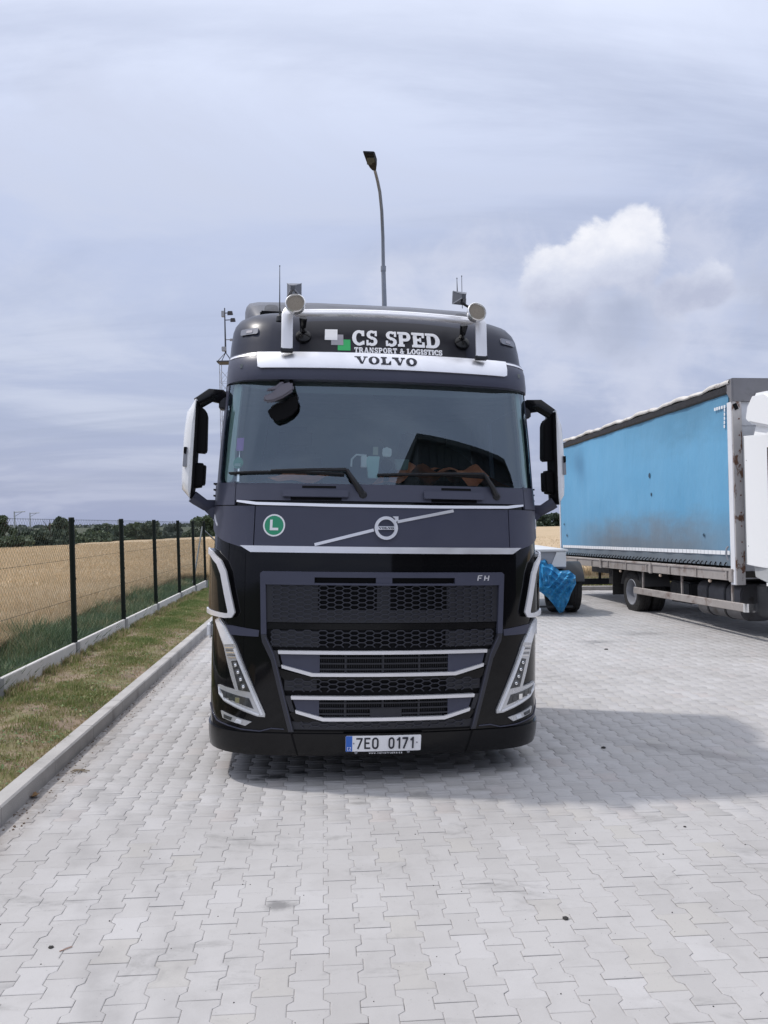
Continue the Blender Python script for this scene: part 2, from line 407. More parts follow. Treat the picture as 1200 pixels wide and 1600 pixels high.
def build_wheat():
    W = mat('wheat_canopy', (.46, .345, .215), .9, 0, .16, 5, .8, 30, dirt=(.37, .28, .16), dirt_scale=.35, dirt_lo=.42, dirt_hi=.75)
    V = []; F = []; idx = {}
    rs = [-2.2+.02*i for i in range(240)]
    ds = [0]; k = 0
    for r in rs:
        # nearest distance of the field along this direction
        yl = 1e9
        fo = FENCE_OFF+1.35
        # fence side: x = KERB_X0 + s*y - fo ; x = r*y
        s = KDIR.x/KDIR.y
        yn = (KERB_X0-fo)/(r-s) if r < s-1e-3 else 1e9
        y0 = yn if 0 < yn < FAR_Y+2.4 else FAR_Y+2.4
        if r > s-1e-3: y0 = FAR_Y+2.4
        y1 = field_far(r)
        for j in range(61):
            t = (j/60)**2.0; y = y0+(y1-y0)*t; x = r*y
            h = canopy(x, y)+(-.35 if j == 0 else 0)
            V.append((x, y, h+random.uniform(-.02, .02)))
    n = 61
    for i in range(len(rs)-1):
        for j in range(n-1):
            F.append((i*n+j, (i+1)*n+j, (i+1)*n+j+1, i*n+j+1))
    o = np_mesh('wheat_field', np.array(V), np.array(F), W); tag(o, kind='structure')
    B = mat('wheat_blades', (0, 0, 0), .7, attr=[(0, (.40, .315, .195, 1)), (.5, (.58, .46, .295, 1)), (1, (.72, .59, .40, 1))], trans=.2)
    n = 190000
    r = RNG.uniform(-.66, -.08, n); s = KDIR.x/KDIR.y
    yn = (KERB_X0-FENCE_OFF-1.15)/(r-s)
    yn = np.where((yn > 0) & (yn < FAR_Y+2.4), yn, FAR_Y+2.4)
    y = yn+(RNG.uniform(0, 1, n)**2.6)*60; x = r*y
    f = fbm(x, y, .5, 21)
    edge = np.clip(1-(y-yn)/1.2, 0, 1)
    z = .40+.0215*x+.0037*y-.14-.14*edge+.06*f
    h = RNG.uniform(.22, .36, n)
    tone = np.clip(RNG.uniform(0, 1, n)*.8+.2+.22*f-.4*edge*RNG.uniform(0, 1, n), 0, 1)
    blades('wheat_ears', np.stack([x, y, z], 1), h, .004+.0006*y, B, .5, tone)
    n = 30000
    r = RNG.uniform(.05, .6, n); y = FAR_Y+2.4+(RNG.uniform(0, 1, n)**2)*50; x = r*y
    blades('wheat_ears', np.stack([x, y, .40+.004*x+.0037*y-.25], 1), RNG.uniform(.2, .36, n), .004+.0006*y, B, .5, RNG.uniform(.2, 1, n))
    # grassy strip behind the wheat
    mb = MB()
    for i in range(len(rs)-1):
        q = []
        for r in (rs[i], rs[i+1]):
            y1 = field_far(r)
            for e in (-.5, 5, 14):
                y = y1+e; q.append((r*y, y, canopy(r*y, y)-.05-(.25 if e > 0 else .0)))
        mb.add([q[0], q[3], q[4], q[1], q[5], q[2]], [(0, 1, 2, 3), (3, 2, 4, 5)])
    o = mb.build('field_margin', mat('dry_margin_grass', (.13, .135, .070), .95, 0, .35, .5, .5, 3, dirt=(.20, .18, .10), dirt_scale=.25)); tag(o, kind='structure')
build_wheat()

# ------------------------------------------------------------------ trees
def leaf_mat(name, a, b, c):
    return mat(name, (0, 0, 0), .65, attr=[(0, a+(1,)), (.5, b+(1,)), (1, c+(1,))], trans=.2)
LEAF = [leaf_mat('leaves_dark', (.042, .064, .048), (.066, .094, .064), (.105, .135, .088)),  # distance haze is mixed into these leaf colours
        leaf_mat('leaves_mid', (.045, .072, .042), (.080, .112, .060), (.13, .155, .085)),
        leaf_mat('leaves_haze_grey', (.070, .090, .082), (.10, .12, .105), (.14, .16, .135))]
BARK = mat('bark', (.07, .055, .042), .9, 0, .3, 8, .5, 20)
def tree(name, px, dist, top_y, wpx, label, kind=0, seed=0, base_drop=0.0, dens=1.0, cat='tree', group='trees and bushes beyond the wheat field'):
    rg = np.random.default_rng(seed)
    dd = view_dir(px, HOR); x = dd.x/dd.y*dist; y = dist
    g = canopy(x, y)-.5-base_drop
    topz = HCAM+dist*(HOR-.008*(px-600)-top_y)/FPX
    h = max(1.2, topz-g)*1.03; w = wpx/FPX*dist*1.2
    t = empty(name, (x, y, g)); tag(t, label, cat, group)
    mb = MB(); tk = .03*h+.05
    mb.tube([(0, 0, -.2), (.02*h, 0, h*.3), (-.02*h, .02*h, h*.6), (0, 0, h*.85)], [tk, tk*.75, tk*.45, tk*.12], 7)
    for k in range(6):
        a = k*1.05+rg.uniform(0, 1); z0 = h*rg.uniform(.15, .6); L = w*rg.uniform(.25, .42)
        mb.tube([(0, 0, z0), (math.cos(a)*L*.5, math.sin(a)*L*.5, z0+h*.1), (math.cos(a)*L, math.sin(a)*L, z0+h*.24)], [tk*.4, tk*.25, tk*.08], 5)
    mb.build('trunk', BARK, t)
    nc = int(10+w*1.6)
    cc = []; 
    for k in range(nc):
        a = rg.uniform(0, 6.28); rr = math.sqrt(rg.uniform(0, 1)); zz = rg.uniform(.03, .88)
        env = math.sin(math.pi*min(1, .26+.68*zz))**.6
        cc.append((math.cos(a)*rr*w*.38*env, math.sin(a)*rr*w*.38*env, zz*h*.92, w*rg.uniform(.13, .22)*(1.1-.35*zz)))
    per = int(150*dens); P = []; T = []
    for (cx, cy, cz, cr) in cc:
        v = rg.normal(size=(per, 3)); v /= np.linalg.norm(v, axis=1)[:, None]
        rad = cr*rg.uniform(.55, 1.05, per)
        p = np.array([cx, cy, cz])+v*rad[:, None]*np.array([1, 1, .8])
        P.append(p); T.append(np.clip(rg.uniform(0, 1)*.35+rg.uniform(0, .65, per), 0, 1))
    P = np.concatenate(P); T = np.concatenate(T); k = P[:, 2] > .1; P = P[k]; T = T[k]; n = len(P)
    sz = (.0016*dist+.06)*rg.uniform(.6, 1.3, n)
    A = rg.normal(size=(n, 3)); A /= np.linalg.norm(A, axis=1)[:, None]
    B = np.cross(A, rg.normal(size=(n, 3))); B /= np.linalg.norm(B, axis=1)[:, None]
    A *= sz[:, None]; B *= sz[:, None]*.7
    V = np.stack([P-A, P-B, P+A, P+B], 1).reshape(-1, 3); i = np.arange(n)*4
    np_mesh('crown', V, np.stack([i, i+1, i+2, i+3], 1), LEAF[kind], t, T)
    return t
TR = [
 (6, 78, 800, 30, 1, 'dark slim tree cut by the left picture edge behind the fence'),
 (36, 92, 824, 46, 2, 'low greyish bush line just right of the slim edge tree'),
 (52, 80, 826, 40, 0, 'small dark bush left of the broad bushy tree'),
 (78, 82, 805, 60, 0, 'broad dark bushy tree standing left of the first full fence post'),
 (100, 84, 806, 44, 1, 'rounded green tree directly behind the first full fence post'),
 (128, 92, 828, 36, 1, 'low green bush just right of the first full fence post'),
 (146, 98, 824, 34, 1, 'small rounded tree midway between the first two fence posts'),
 (168, 96, 817, 40, 0, 'taller dark tree left of the second full fence post'),
 (186, 105, 819, 32, 1, 'green tree directly behind the second full fence post'),
 (214, 100, 814, 44, 1, 'wide rounded tree right of the second full fence post'),
 (236, 98, 812, 36, 0, 'dark rounded tree directly left of the third fence post'),
 (252, 120, 834, 34, 2, 'low pale scrub behind the third fence post'),
 (270, 125, 809, 26, 2, 'lone small umbrella shaped tree between third and fourth fence post'),
 (276, 124, 836, 30, 2, 'low scrub below the lone umbrella shaped tree'),
 (298, 120, 824, 26, 1, 'small bush between the fourth and fifth fence post'),
 (318, 118, 804, 44, 1, 'tall rounded tree behind the last fence posts beside the black truck'),
 (340, 122, 815, 34, 0, 'dark tree half hidden behind the black truck mirror bracket'),
 (20, 70, 838, 60, 1, 'low green scrub at the field edge in front of the grey bushes'),
 (150, 92, 836, 70, 1, 'long low hedge bush under the small trees between the first posts'),
 (848, 168, 803, 26, 0, 'dark tree right beside the right mirror of the black truck'),
 (864, 172, 800, 26, 0, 'tallest dark tree between the black truck and the blue tarpaulin'),
 (880, 172, 802, 24, 1, 'green tree touching the rear edge of the blue tarpaulin'),
 (900, 180, 806, 40, 0, 'tree mostly hidden behind the blue tarpaulin truck'),
]
for i, (px, d, ty, w, kd, lb) in enumerate(TR):
    if px == 900: continue
    tree('bush' if 'bush' in lb.split(' ')[2:4] or 'scrub' in lb else 'tree', px, d, ty, w, lb, kd, 100+i, cat='bush' if ('bush' in lb.replace('bushes', '').replace('bushy', '') or 'scrub' in lb) else 'tree')

def far_woods():
    P = []; T = []; rg = np.random.default_rng(5)
    for k in range(420):
        px = rg.uniform(-120, 1300); dist = rg.uniform(380, 430)
        dd = view_dir(px, HOR); x = dd.x/dd.y*dist
        hh = rg.uniform(.6, 2.4)
        n = 26; v = rg.normal(size=(n, 3)); v /= np.linalg.norm(v, axis=1)[:, None]
        P.append(np.array([x, dist, .2+hh*.4])+v*np.array([5, 3, hh*.6])); T.append(rg.uniform(0, 1, n))
    P = np.concatenate(P); T = np.concatenate(T); n = len(P)
    A = rg.normal(size=(n, 3)); A /= np.linalg.norm(A, axis=1)[:, None]
    B = np.cross(A, rg.normal(size=(n, 3))); B /= np.linalg.norm(B, axis=1)[:, None]
    A *= 1.3; B *= 1.0
    V = np.stack([P-A, P-B, P+A, P+B], 1).reshape(-1, 3); i = np.arange(n)*4
    o = np_mesh('far_treeline', V, np.stack([i, i+1, i+2, i+3], 1), LEAF[2], None, T); tag(o, kind='stuff')
far_woods()

# ------------------------------------------------------------------ paving, kerb
def paver_outline(inset=0.0):
    a, b = .0825-inset, .0575-inset; L = .1-inset; q0, q1 = .060-inset*.4, .040-inset*.4
    r = [(a, -L), (a, -q0), (b, -q1), (b, q1), (a, q0), (a, L)]
    return r+[(-x, y) for x, y in r[::-1]]
GAP = .0014
def concrete_paver_mat():
    M = bpy.data.materials.new('paver_concrete'); M.use_nodes = True; T = NT(M.node_tree)
    pos = T.n('ShaderNodeNewGeometry').outputs['Position']
    tone = T.n('ShaderNodeAttribute', attribute_name='tone').outputs['Fac']
    c = T.ramp(tone, [(0, (.385, .374, .366, 1)), (.3, (.425, .413, .407, 1)), (.65, (.445, .434, .429, 1)), (.88, (.480, .470, .470, 1)), (.95, (.440, .412, .402, 1)), (1, (.430, .417, .397, 1))])
    big = T.noise(pos, .55, 5, .6)
    c = T.mix(T.mapr(big, .40, .68, 0, .42, True), c, (.315, .30, .29, 1))
    md = T.noise(pos, 3.6, 6, .7, .4)
    c = T.mix(T.mapr(md, .45, .75, 0, .35, True), c, (.30, .288, .28, 1))
    for (cx, cy, rr, k) in ((9.5, -2.5, 9.1, .22), (9.5, -2.5, 8.75, .16), (-9.0, .6, 8.3, .18), (-9.0, .6, 8.6, .13), (6.0, 12.0, 6.6, .2)):
        ln = T.vmath('LENGTH', T.vmath('MULTIPLY', T.vmath('SUBTRACT', pos, (cx, cy, 0)), (1, 1, 0)), out=1)
        b_ = T.mapr(T.math('ABSOLUTE', T.math('SUBTRACT', ln, rr)), .05, .13, 1, 0, True)
        c = T.mix(T.math('MULTIPLY', T.math('MULTIPLY', b_, T.mapr(T.noise(pos, 2.2, 5, .6), .4, .62, 0, 1)), k*1.6), c, (.15, .145, .145, 1))
    # oil and tyre dirt, each patch with a shape of its own
    st = T.noise(T.vmath('MULTIPLY', pos, (1.0, 1.9, 1)), 1.5, 7, .7, .6)
    c = T.mix(T.mapr(st, .55, .72, 0, .55, True), c, (.19, .185, .18, 1))
    # grime near kerb
    sx = T.n('ShaderNodeSeparateXYZ', ins={0: pos})
    dk = T.math('SUBTRACT', T.math('ADD', sx.outputs[0], T.math('MULTIPLY', sx.outputs[1], .0755)), KERB_X0)
    gk = T.math('MULTIPLY', T.mapr(dk, 0, .32, 1, 0, True), T.mapr(T.noise(pos, 9, 6, .7), .3, .62))
    c = T.mix(T.math('MULTIPLY', gk, .8), c, (.20, .165, .14, 1))
    # spots: oil drops
    for (px, py, r, k) in ((437, 1415, .075, .6), (430, 1214, .10, .95), (470, 1207, .07, .75), (400, 1218, .05, .7), (560, 1255, .05, .35), (775, 1250, .07, .3), (930, 1003, .25, .4), (1000, 990, .35, .28)):
        g = ground_pt(px, py)
        dv = T.vmath('MULTIPLY', T.vmath('SUBTRACT', pos, tuple(g)), (.7, 1.15, 0))
        ln = T.vmath('LENGTH', dv, out=1)
        ln = T.math('ADD', ln, T.math('MULTIPLY', T.math('SUBTRACT', T.noise(pos, 14, 5, .7), .5), r*1.5))
        c = T.mix(T.math('MULTIPLY', T.mapr(ln, r*.2, r*1.1, 1, 0, True), k), c, (.055, .055, .058, 1))
    fine = T.noise(pos, 260, 4, .7)
    c = T.mix(T.mapr(fine, .35, .7, 0, .16), c, (.24, .235, .235, 1))
    sp = T.noise(pos, 75, 2, .5)
    c = T.mix(T.mapr(sp, .70, .76, 0, .5), c, (.12, .115, .11, 1))
    p = T.n('ShaderNodeBsdfPrincipled', ins={'Base Color': c, 'Roughness': .82})
    b = T.n('ShaderNodeBump', ins={'Height': T.math('ADD', fine, T.math('MULTIPLY', T.noise(pos, 30, 4), 1.2)), 'Strength': .22, 'Distance': .004})
    T.t.links.new(b.outputs[0], p.inputs['Normal'])
    o = T.n('ShaderNodeOutputMaterial'); T.t.links.new(p.outputs[0], o.inputs[0]); return M
PAVM = concrete_paver_mat()

def build_paving():
    root = empty('pavement'); tag(root, kind='structure')
    joint = mat('joint_sand', (.36, .345, .335), .95, 0, .4, 30, .5, 90, dirt=(.14, .13, .125), dirt_scale=7, dirt_lo=.5, dirt_hi=.66)
    mb = MB()
    P = [(kline(0, -14), -14), (16, -14), (22, FAR_Y), (kline(0, FAR_Y), FAR_Y)]
    mb.add([(x, y, -.0033) for x, y in P], [(0, 1, 2, 3)])
    # solid concrete bed so that the sheet has a body
    mb.build('joint_bed', joint, root)
    g = ground_pt(482, 1578)
    # local frame
    def loc(p): return (p.dot(KX), p.dot(KDIR))
    ox, oy = loc(g)
    kx = Vector((KERB_X0, 0, 0)).dot(KX)              # kerb foot in local x
    fx = .14
    O0 = np.array(paver_outline(GAP)); O1 = np.array(paver_outline(GAP+.0035)); n = len(O0)
    lst = []
    i0 = int(math.ceil((kx-ox+.07)/fx)); i1 = int((15-ox)/fx)
    for i in range(i0, i1):
        lx = ox+i*fx
        for j in range(-12, 105):
            ly = oy+j*.2+(.1 if i % 2 else 0)+.1
            w = KX*lx+KDIR*ly
            if w.y < 1.6 or w.y > FAR_Y-.1: continue
            if abs(w.x) > .56*w.y+1.6: continue
            if w.x < kline(0, w.y)+.085: continue
            v = w-Vector((0, 0, HCAM)); z = v.dot(_fw); X = 600+FPX*v.dot(_rt)/z; Y = 800-FPX*v.dot(_up)/z
            vis = -20 < X < 1220 and Y < 1625
            lst.append((0 if vis else 1, w.y, w.x, lx, ly))
    lst.sort()
    # variants shared between the single pavers
    # fan of the outline (concave): use quads between symmetric points
    def faces():
        F = []
        # vertices 0..n-1 top inner (O1), n..2n-1 top outer lower (O0), 2n.. bottom
        k = n//2
        for q in range(k-1):
            F.append((q, q+1, n-2-q, n-1-q))
        for q in range(n):
            r = (q+1) % n; F.append((n+q, n+r, r, q)); F.append((2*n+q, 2*n+r, n+r, n+q))
        return np.array(F)
    FA = faces()
    def verts(dz, tilt):
        v = np.zeros((3*n, 3)); v[:n, :2] = O1; v[n:2*n, :2] = O0; v[2*n:, :2] = O0
        v[:n, 2] = 0; v[n:2*n, 2] = -.0016; v[2*n:, 2] = -.045
        v[:2*n, 2] += v[:2*n, 0]*tilt[0]+v[:2*n, 1]*tilt[1]
        return v
    def rtone():
        r = random.random()
        return random.uniform(.9, 1.0) if r < .09 else (random.uniform(0, .25) if r < .2 else random.uniform(.25, .85))
    meshes = []
    for k in range(24):
        me = bpy.data.meshes.new('paver'); V = verts(0, (random.uniform(-.006, .006), random.uniform(-.006, .006)))
        me.from_pydata([tuple(a) for a in V], [], [tuple(int(a) for a in f) for f in FA]); me.materials.append(PAVM)
        at = me.attributes.new('tone', 'FLOAT', 'FACE'); at.data.foreach_set('value', np.full(len(FA), rtone(), dtype=np.float32))
        meshes.append(me)
    for (_, _, _, lx, ly) in lst[:300]:
        o = bpy.data.objects.new('paver', random.choice(meshes)); COL.objects.link(o); o.parent = root
        w = KX*lx+KDIR*ly; o.location = (w.x+random.uniform(-.0005, .0005), w.y, random.uniform(-.0012, .0012)); o.rotation_euler = (0, 0, YAW+random.uniform(-.003, .003))
    rest = lst[300:]; N = len(rest)
    W = np.array([[a[3], a[4]] for a in rest])
    cs, sn = math.cos(YAW), math.sin(YAW)
    V0 = verts(0, (0, 0)); V = np.zeros((N, 3*n, 3))
    tl = RNG.uniform(-.006, .006, (N, 2)); rz = RNG.uniform(-.0012, .0012, N)
    lx = V0[None, :, 0]; ly = V0[None, :, 1]
    V[:, :, 0] = lx*cs-ly*sn; V[:, :, 1] = lx*sn+ly*cs
    V[:, :, 2] = V0[None, :, 2]+lx*tl[:, :1]+ly*tl[:, 1:]+rz[:, None]
    base = W[:, :1]*np.array([[KX.x, KX.y]])+W[:, 1:]*np.array([[KDIR.x, KDIR.y]])
    V[:, :, :2] += base[:, None, :]
    F = (FA[None]+np.arange(N)[:, None, None]*3*n).reshape(-1, 4)
    tn = np.repeat(np.array([rtone() for _ in range(N)]), len(FA))
    o = np_mesh('distant_pavers', V.reshape(-1, 3), F, PAVM, root, tn); tag(o, kind='stuff')
    return N
build_paving()

def kerb_line(name, a, b, inward, length=1.0, h=.12, w=.12):
    root = empty(name); tag(root, kind='structure')
    K = mat('kerb_concrete', (.40, .385, .37), .85, 0, .14, 3, .35, 90, dirt=(.25, .235, .22), dirt_scale=2.0, dirt_lo=.5, dirt_hi=.72)
    a = Vector(a); b = Vector(b); d = (b-a); L = d.length; d.normalize(); n = Vector(inward)
    for k in range(int(L/length)):
        mb = MB(); s = k*length+.003; e = (k+1)*length-.003; ch = .012
        prof = [(0, -.12), (0, h-ch), (ch, h), (w-.004, h), (w, h-.01), (w, -.12)]
        vs = [tuple(a+d*t+n*p[0]+Vector((0, 0, p[1]+random.uniform(-.0008, .0008)))) for t in (s, e) for p in prof]
        q = len(prof)
        mb.add(vs, [tuple(range(q)), tuple(range(2*q-1, q-1, -1))]+[(i, (i+1) % q, (i+1) % q+q, i+q) for i in range(q)])
        o = mb.build('kerb_stone', K, root, smooth=0)
    return root
kerb_line('kerb', (kline(0, 1.0), 1.0, 0), (kline(0, FAR_Y+.1), FAR_Y+.1, 0), tuple(-KX))
kerb_line('far_kerb', (-3.7, FAR_Y, 0), (20.5, FAR_Y, 0), (0, 1, 0), h=.11)

# ------------------------------------------------------------------ fence
def build_fence():
    POST = mat('fence_green_black', (.004, .009, .006), .55, 0, .1, 6, spec=.25)
    WIRE = mat('fence_wire', (.028, .042, .034), .6, 0, spec=.2)
    BOARD = mat('fence_board_concrete', (.60, .58, .56), .85, 0, .08, 3, .3, 70, dirt=(.40, .37, .33), dirt_scale=2.6, dirt_lo=.55, dirt_hi=.78)
    BR = mat('brace_galvanised', (.16, .175, .18), .5, .4)
    ys = [3.0, 5.5, 8.04, 10.57, 13.17, 15.72, 18.3, 20.4, 22.3]
    root = empty('wire_fence', (kline(FENCE_OFF, 5.5), 5.5, .1)); tag(root, 'green wire mesh fence on low concrete boards beside the wheat field', 'fence')
    off = Vector(root.location)
    x = lambda y: kline(FENCE_OFF, y)
    for i, y in enumerate(ys):
        mb = MB(); b = Vector((x(y), y, 0))-off
        tp = b+Vector((0, 0, 1.94)); tp.x -= .027*1.8
        bt = b+Vector((0, 0, .0)); r = .036
        mb.tube([bt, tp], r, 10); mb.tube([tp, tp+Vector((0, 0, .012))], [r*1.12, r*.9], 10)
        for hh in (.45, 1.15, 1.9):
            c = bt.lerp(tp, hh/1.94); mb.box(c+Vector((.033, 0, 0)), (.014, .02, .03))
        mb.build('post', POST, root)
        mb = MB(); mb.box(b+Vector((.03, 0, .17)), (.035, .10, .31)); mb.build('board_holder', mat('holder_grey', (.30, .30, .30), .7, 0, .1), root, bevel=.004)
        if i < len(ys)-1:
            y1 = ys[i+1]; c = Vector(((x(y)+x(y1))/2, (y+y1)/2, .17))-off
            L = (y1-y)-.06; mb = MB()
            mb.box(c, (.05, L/math.cos(YAW), .30), Matrix.Rotation(YAW, 3, 'Z')); o = mb.build('concrete_board', BOARD, root, bevel=.006)
    # mesh wires
    mb = MB(); H0, H1 = .33, 1.93; s0, s1 = 3.0, 22.3; step = .078; hh = H1-H0; k = 0
    def P(y, z): return Vector((x(y)-.027*z-.040, y, z))-off
    def rib(p, q, w=.0010):
        d = (q-p).normalized(); a = d.cross(Vector((1, 0, 0))).normalized()*w; b = Vector((w, 0, 0))
        mb.add([p+a, p-a*.5+b, p-a*.5-b, q+a, q-a*.5+b, q-a*.5-b], [(0, 1, 4, 3), (1, 2, 5, 4), (2, 0, 3, 5)])
    y = s0-hh
    while y < s1:
        for sg in (1, -1):
            ya, yb = (y, y+hh) if sg > 0 else (y+hh, y)
            za, zb = H0, H1
            A = [ya, za]; B = [yb, zb]
            def clip(A, B):
                lo, hi = (A, B) if A[0] < B[0] else (B, A)
                if hi[0] < s0 or lo[0] > s1: return None
                f = lambda yy: [yy, lo[1]+(hi[1]-lo[1])*(yy-lo[0])/(hi[0]-lo[0])]
                if lo[0] < s0: lo = f(s0)
                if hi[0] > s1: hi = f(s1)
                return lo, hi
            c = clip(A, B)
            if c: rib(P(*c[0]), P(*c[1]))
        y += step
    for z in (.34, .87, 1.40, 1.92): rib(P(s0, z), P(s1, z), .0025)
    o = mb.build('wire_mesh', WIRE, root, smooth=0)
    # braces of the corner post
    y = ys[-1]; mb = MB()
    mb.tube([P(y, 1.8), P(y-1.55, .36)+Vector((-.05, 0, 0))], .021, 8); mb.build('brace', BR, root)
    mb = MB()
    mb.tube([P(y, 1.75), Vector((x(y)+1.6, y+.05, .15))-off], .021, 8); mb.build('brace', BR, root)
build_fence()

# ------------------------------------------------------------------ street lamp, mast, line poles
def build_lamp():
    D = 22.6; g = Vector((0, D, 0)); bx = (600-600)/FPX*D
    t = empty('street_lamp', (.42, D, .1)); tag(t, 'tall curved grey street lamp rising behind the black truck roof', 'street lamp')
    G = mat('lamp_galvanised', (.24, .26, .30), .45, .5, .1, 3); DK = mat('lamp_head_dark', (.010, .011, .012), .6, spec=.2)
    def P(px, py):  # point at lamp plane
        d = _fw+_rt*((px-600)/FPX)-_up*((py-800)/FPX); k = D/d.y
        return Vector((d.x*k, D, HCAM+d.z*k))-Vector(t.location)
    mb = MB(); mb.tube([Vector((0, 0, -.1)), P(603, 640), P(600.5, 470), P(599, 420)], [.10, .085, .068, .062], 14)
    mb.tube([P(599, 424), P(599, 416)], .075, 14); mb.build('pole', G, t)
    mb = MB()
    pts = [P(599, 420), P(598.2, 370), P(596.5, 330), P(593.5, 300), P(590, 283), P(586.2, 268), P(584, 262)]
    C0 = Vector((0, 0, HCAM))-Vector(t.location)
    pts = [C0+(p-C0)*(1-max(0, i-1)*.30/D) for i, p in enumerate(pts)]
    mb.tube(pts, [.050, .048, .046, .044, .042, .04, .036], 12); mb.build('arm', G, t)
    c = pts[-1]; mb = MB()
    e = Vector((-.33, -.62, .10)); s = Vector((.5, -.25, -.2)).normalized(); s = Vector((1, 0, -.05)).normalized(); n = Vector((0, .15, 1)).normalized()
    def fr(k, w, h):
        p = c+Vector((-.055, -.29, .045))*k; return [p+s*w+n*h, p-s*w+n*h, p-s*w*.8-n*h, p+s*w*.8-n*h]
    a = fr(-.2, .06, .05)+fr(.25, .10, .07)+fr(1, .145, .07)+fr(2.1, .155, .05)+fr(2.3, .14, .03)
    F = [(0, 1, 2, 3), (16, 17, 18, 19)]
    for k in range(4):
        for j in range(4): F.append((k*4+j, k*4+(j+1) % 4, k*4+4+(j+1) % 4, k*4+4+j))
    mb.add(a, F); hd = mb.build('lamp_head', DK, t, bevel=.01)
    mb = MB(); mb.box(c+Vector((-.055, -.29, .045))*1.35-n*.066, (.20, .30, .010), Matrix.Rotation(R(-8.5), 3, 'X')); mb.build('lens', mat('lamp_lens', (.05, .06, .055), .3, spec=.2), hd)
build_lamp()

def build_mast():
    D = 60; px = 349
    d = view_dir(px, 600); X = d.x/d.y*D
    t = empty('radio_mast', (X+.36, D, -.3)); t.rotation_euler = (0, -.012, 0)
    tag(t, 'thin grey lattice mast with floodlights and antennas behind the left mirror', 'mast')
    G = mat('mast_grey', (.34, .36, .40), .6, .3); DK = mat('mast_dark', (.05, .055, .07), .6)
    zpx = lambda y: HCAM+D*(HOR+2-y)/FPX+.3
    top = zpx(566); w = .40
    mb = MB()
    cs = [(-w, -w), (w, -w), (w, w), (-w, w)]
    for a, b in cs: mb.tube([(a, b, 0), (a, b, top)], .022, 5)
    k = 0; z = .4
    while z < top-.6:
        for i in range(4):
            a, b = cs[i], cs[(i+1) % 4]
            mb.tube([(a[0], a[1], z), (b[0], b[1], z+.95)], .012, 4); mb.tube([(b[0], b[1], z), (a[0], a[1], z+.95)], .012, 4)
            mb.tube([(a[0], a[1], z), (b[0], b[1], z)], .012, 4)
        z += .95
    mb.build('lattice', G, t)
    mb = MB(); mb.box((0, 0, top), (1.15, 1.15, .10)); 
    for a, b in cs: mb.tube([(a*1.3, b*1.3, top), (0, 0, top+.75)], .03, 5)
    mb.build('platform', DK, t)
    mb = MB(); mb.tube([(0, 0, top+.7), (-.02, 0, zpx(480))], [.07, .04], 8); mb.build('top_pole', DK, t)
    for (zz, dx, s) in ((zpx(488), .35, .30), (zpx(499), .55, .28), (zpx(530), .42, .18)):
        mb = MB(); mb.tube([(0, 0, zz), (dx, -.05, zz)], .04, 6); mb.box((dx+.05, -.1, zz-.03), (s*1.3, .35, s), Matrix.Rotation(.3, 3, 'X'), .8); mb.build('floodlight', DK if s > .2 else G, t, bevel=.02)
    mb = MB(); mb.box((-.13, -.1, zpx(490)), (.22, .2, .45)); mb.build('antenna_box', G, t, bevel=.02)
    mb = MB(); mb.box((-.1, -.1, zpx(545)), (.3, .3, .32)); mb.build('antenna_box', G, t, bevel=.02)
build_mast()
def line_pole(px, D, ytop, label, arm=0):
    d = view_dir(px, HOR); X = d.x/d.y*D; g = canopy(X, D)-.6
    top = HCAM+D*(HOR-.008*(px-600)-ytop)/FPX
    t = empty('utility_pole', (X, D, g)); tag(t, label, 'utility pole')
    mb = MB(); mb.tube([(0, 0, 0), (-.2, 0, top-g)], [.22, .12], 7); mb.build('pole', mat('pole_pale', (.42, .43, .44), .7), t)
    if arm:
        mb = MB(); mb.tube([(-.2, 0, top-g-.15), (arm, 0, top-g-.05)], .09, 5); mb.tube([(-.2, 0, top-g-1.0), (arm*.7, 0, top-g-.1)], .05, 5); mb.build('arm', mat('pole_pale', 0), t)
line_pole(24, 150, 799, 'pale catenary pole with a short side arm far beyond the left fence', 1.8)
line_pole(48, 190, 801, 'more distant thin catenary pole right of the pale armed pole', 2.0)
line_pole(186, 150, 812, 'thin pale pole in front of the trees left of the second fence post')
line_pole(267, 160, 816, 'pale post in front of the small umbrella shaped tree')
line_pole(317, 140, 812, 'pale post in front of the tall tree by the truck')

# ------------------------------------------------------------------ lettering: glyphs as small polygons
def q_line(p, q, w):
    p = Vector((p[0], p[1])); q = Vector((q[0], q[1])); d = (q-p).normalized(); n = Vector((-d.y, d.x))*w/2
    return [tuple(p+n), tuple(p-n), tuple(q-n), tuple(q+n)]
def q_box(x0, y0, x1, y1): return [(x0, y0), (x1, y0), (x1, y1), (x0, y1)]
def arc_polys(cx, cy, rx, ry, wx, wy, a0, a1, n=8):
    """ring segment; outer radii rx, ry; thickness wx (sides) wy (top/bottom)"""
    out = []
    for i in range(n):
        a, b = R(a0+(a1-a0)*i/n), R(a0+(a1-a0)*(i+1)/n)
        out.append([(cx+rx*math.cos(a), cy+ry*math.sin(a)), (cx+rx*math.cos(b), cy+ry*math.sin(b)),
                    (cx+(rx-wx)*math.cos(b), cy+(ry-wy)*math.sin(b)), (cx+(rx-wx)*math.cos(a), cy+(ry-wy)*math.sin(a))])
    return out
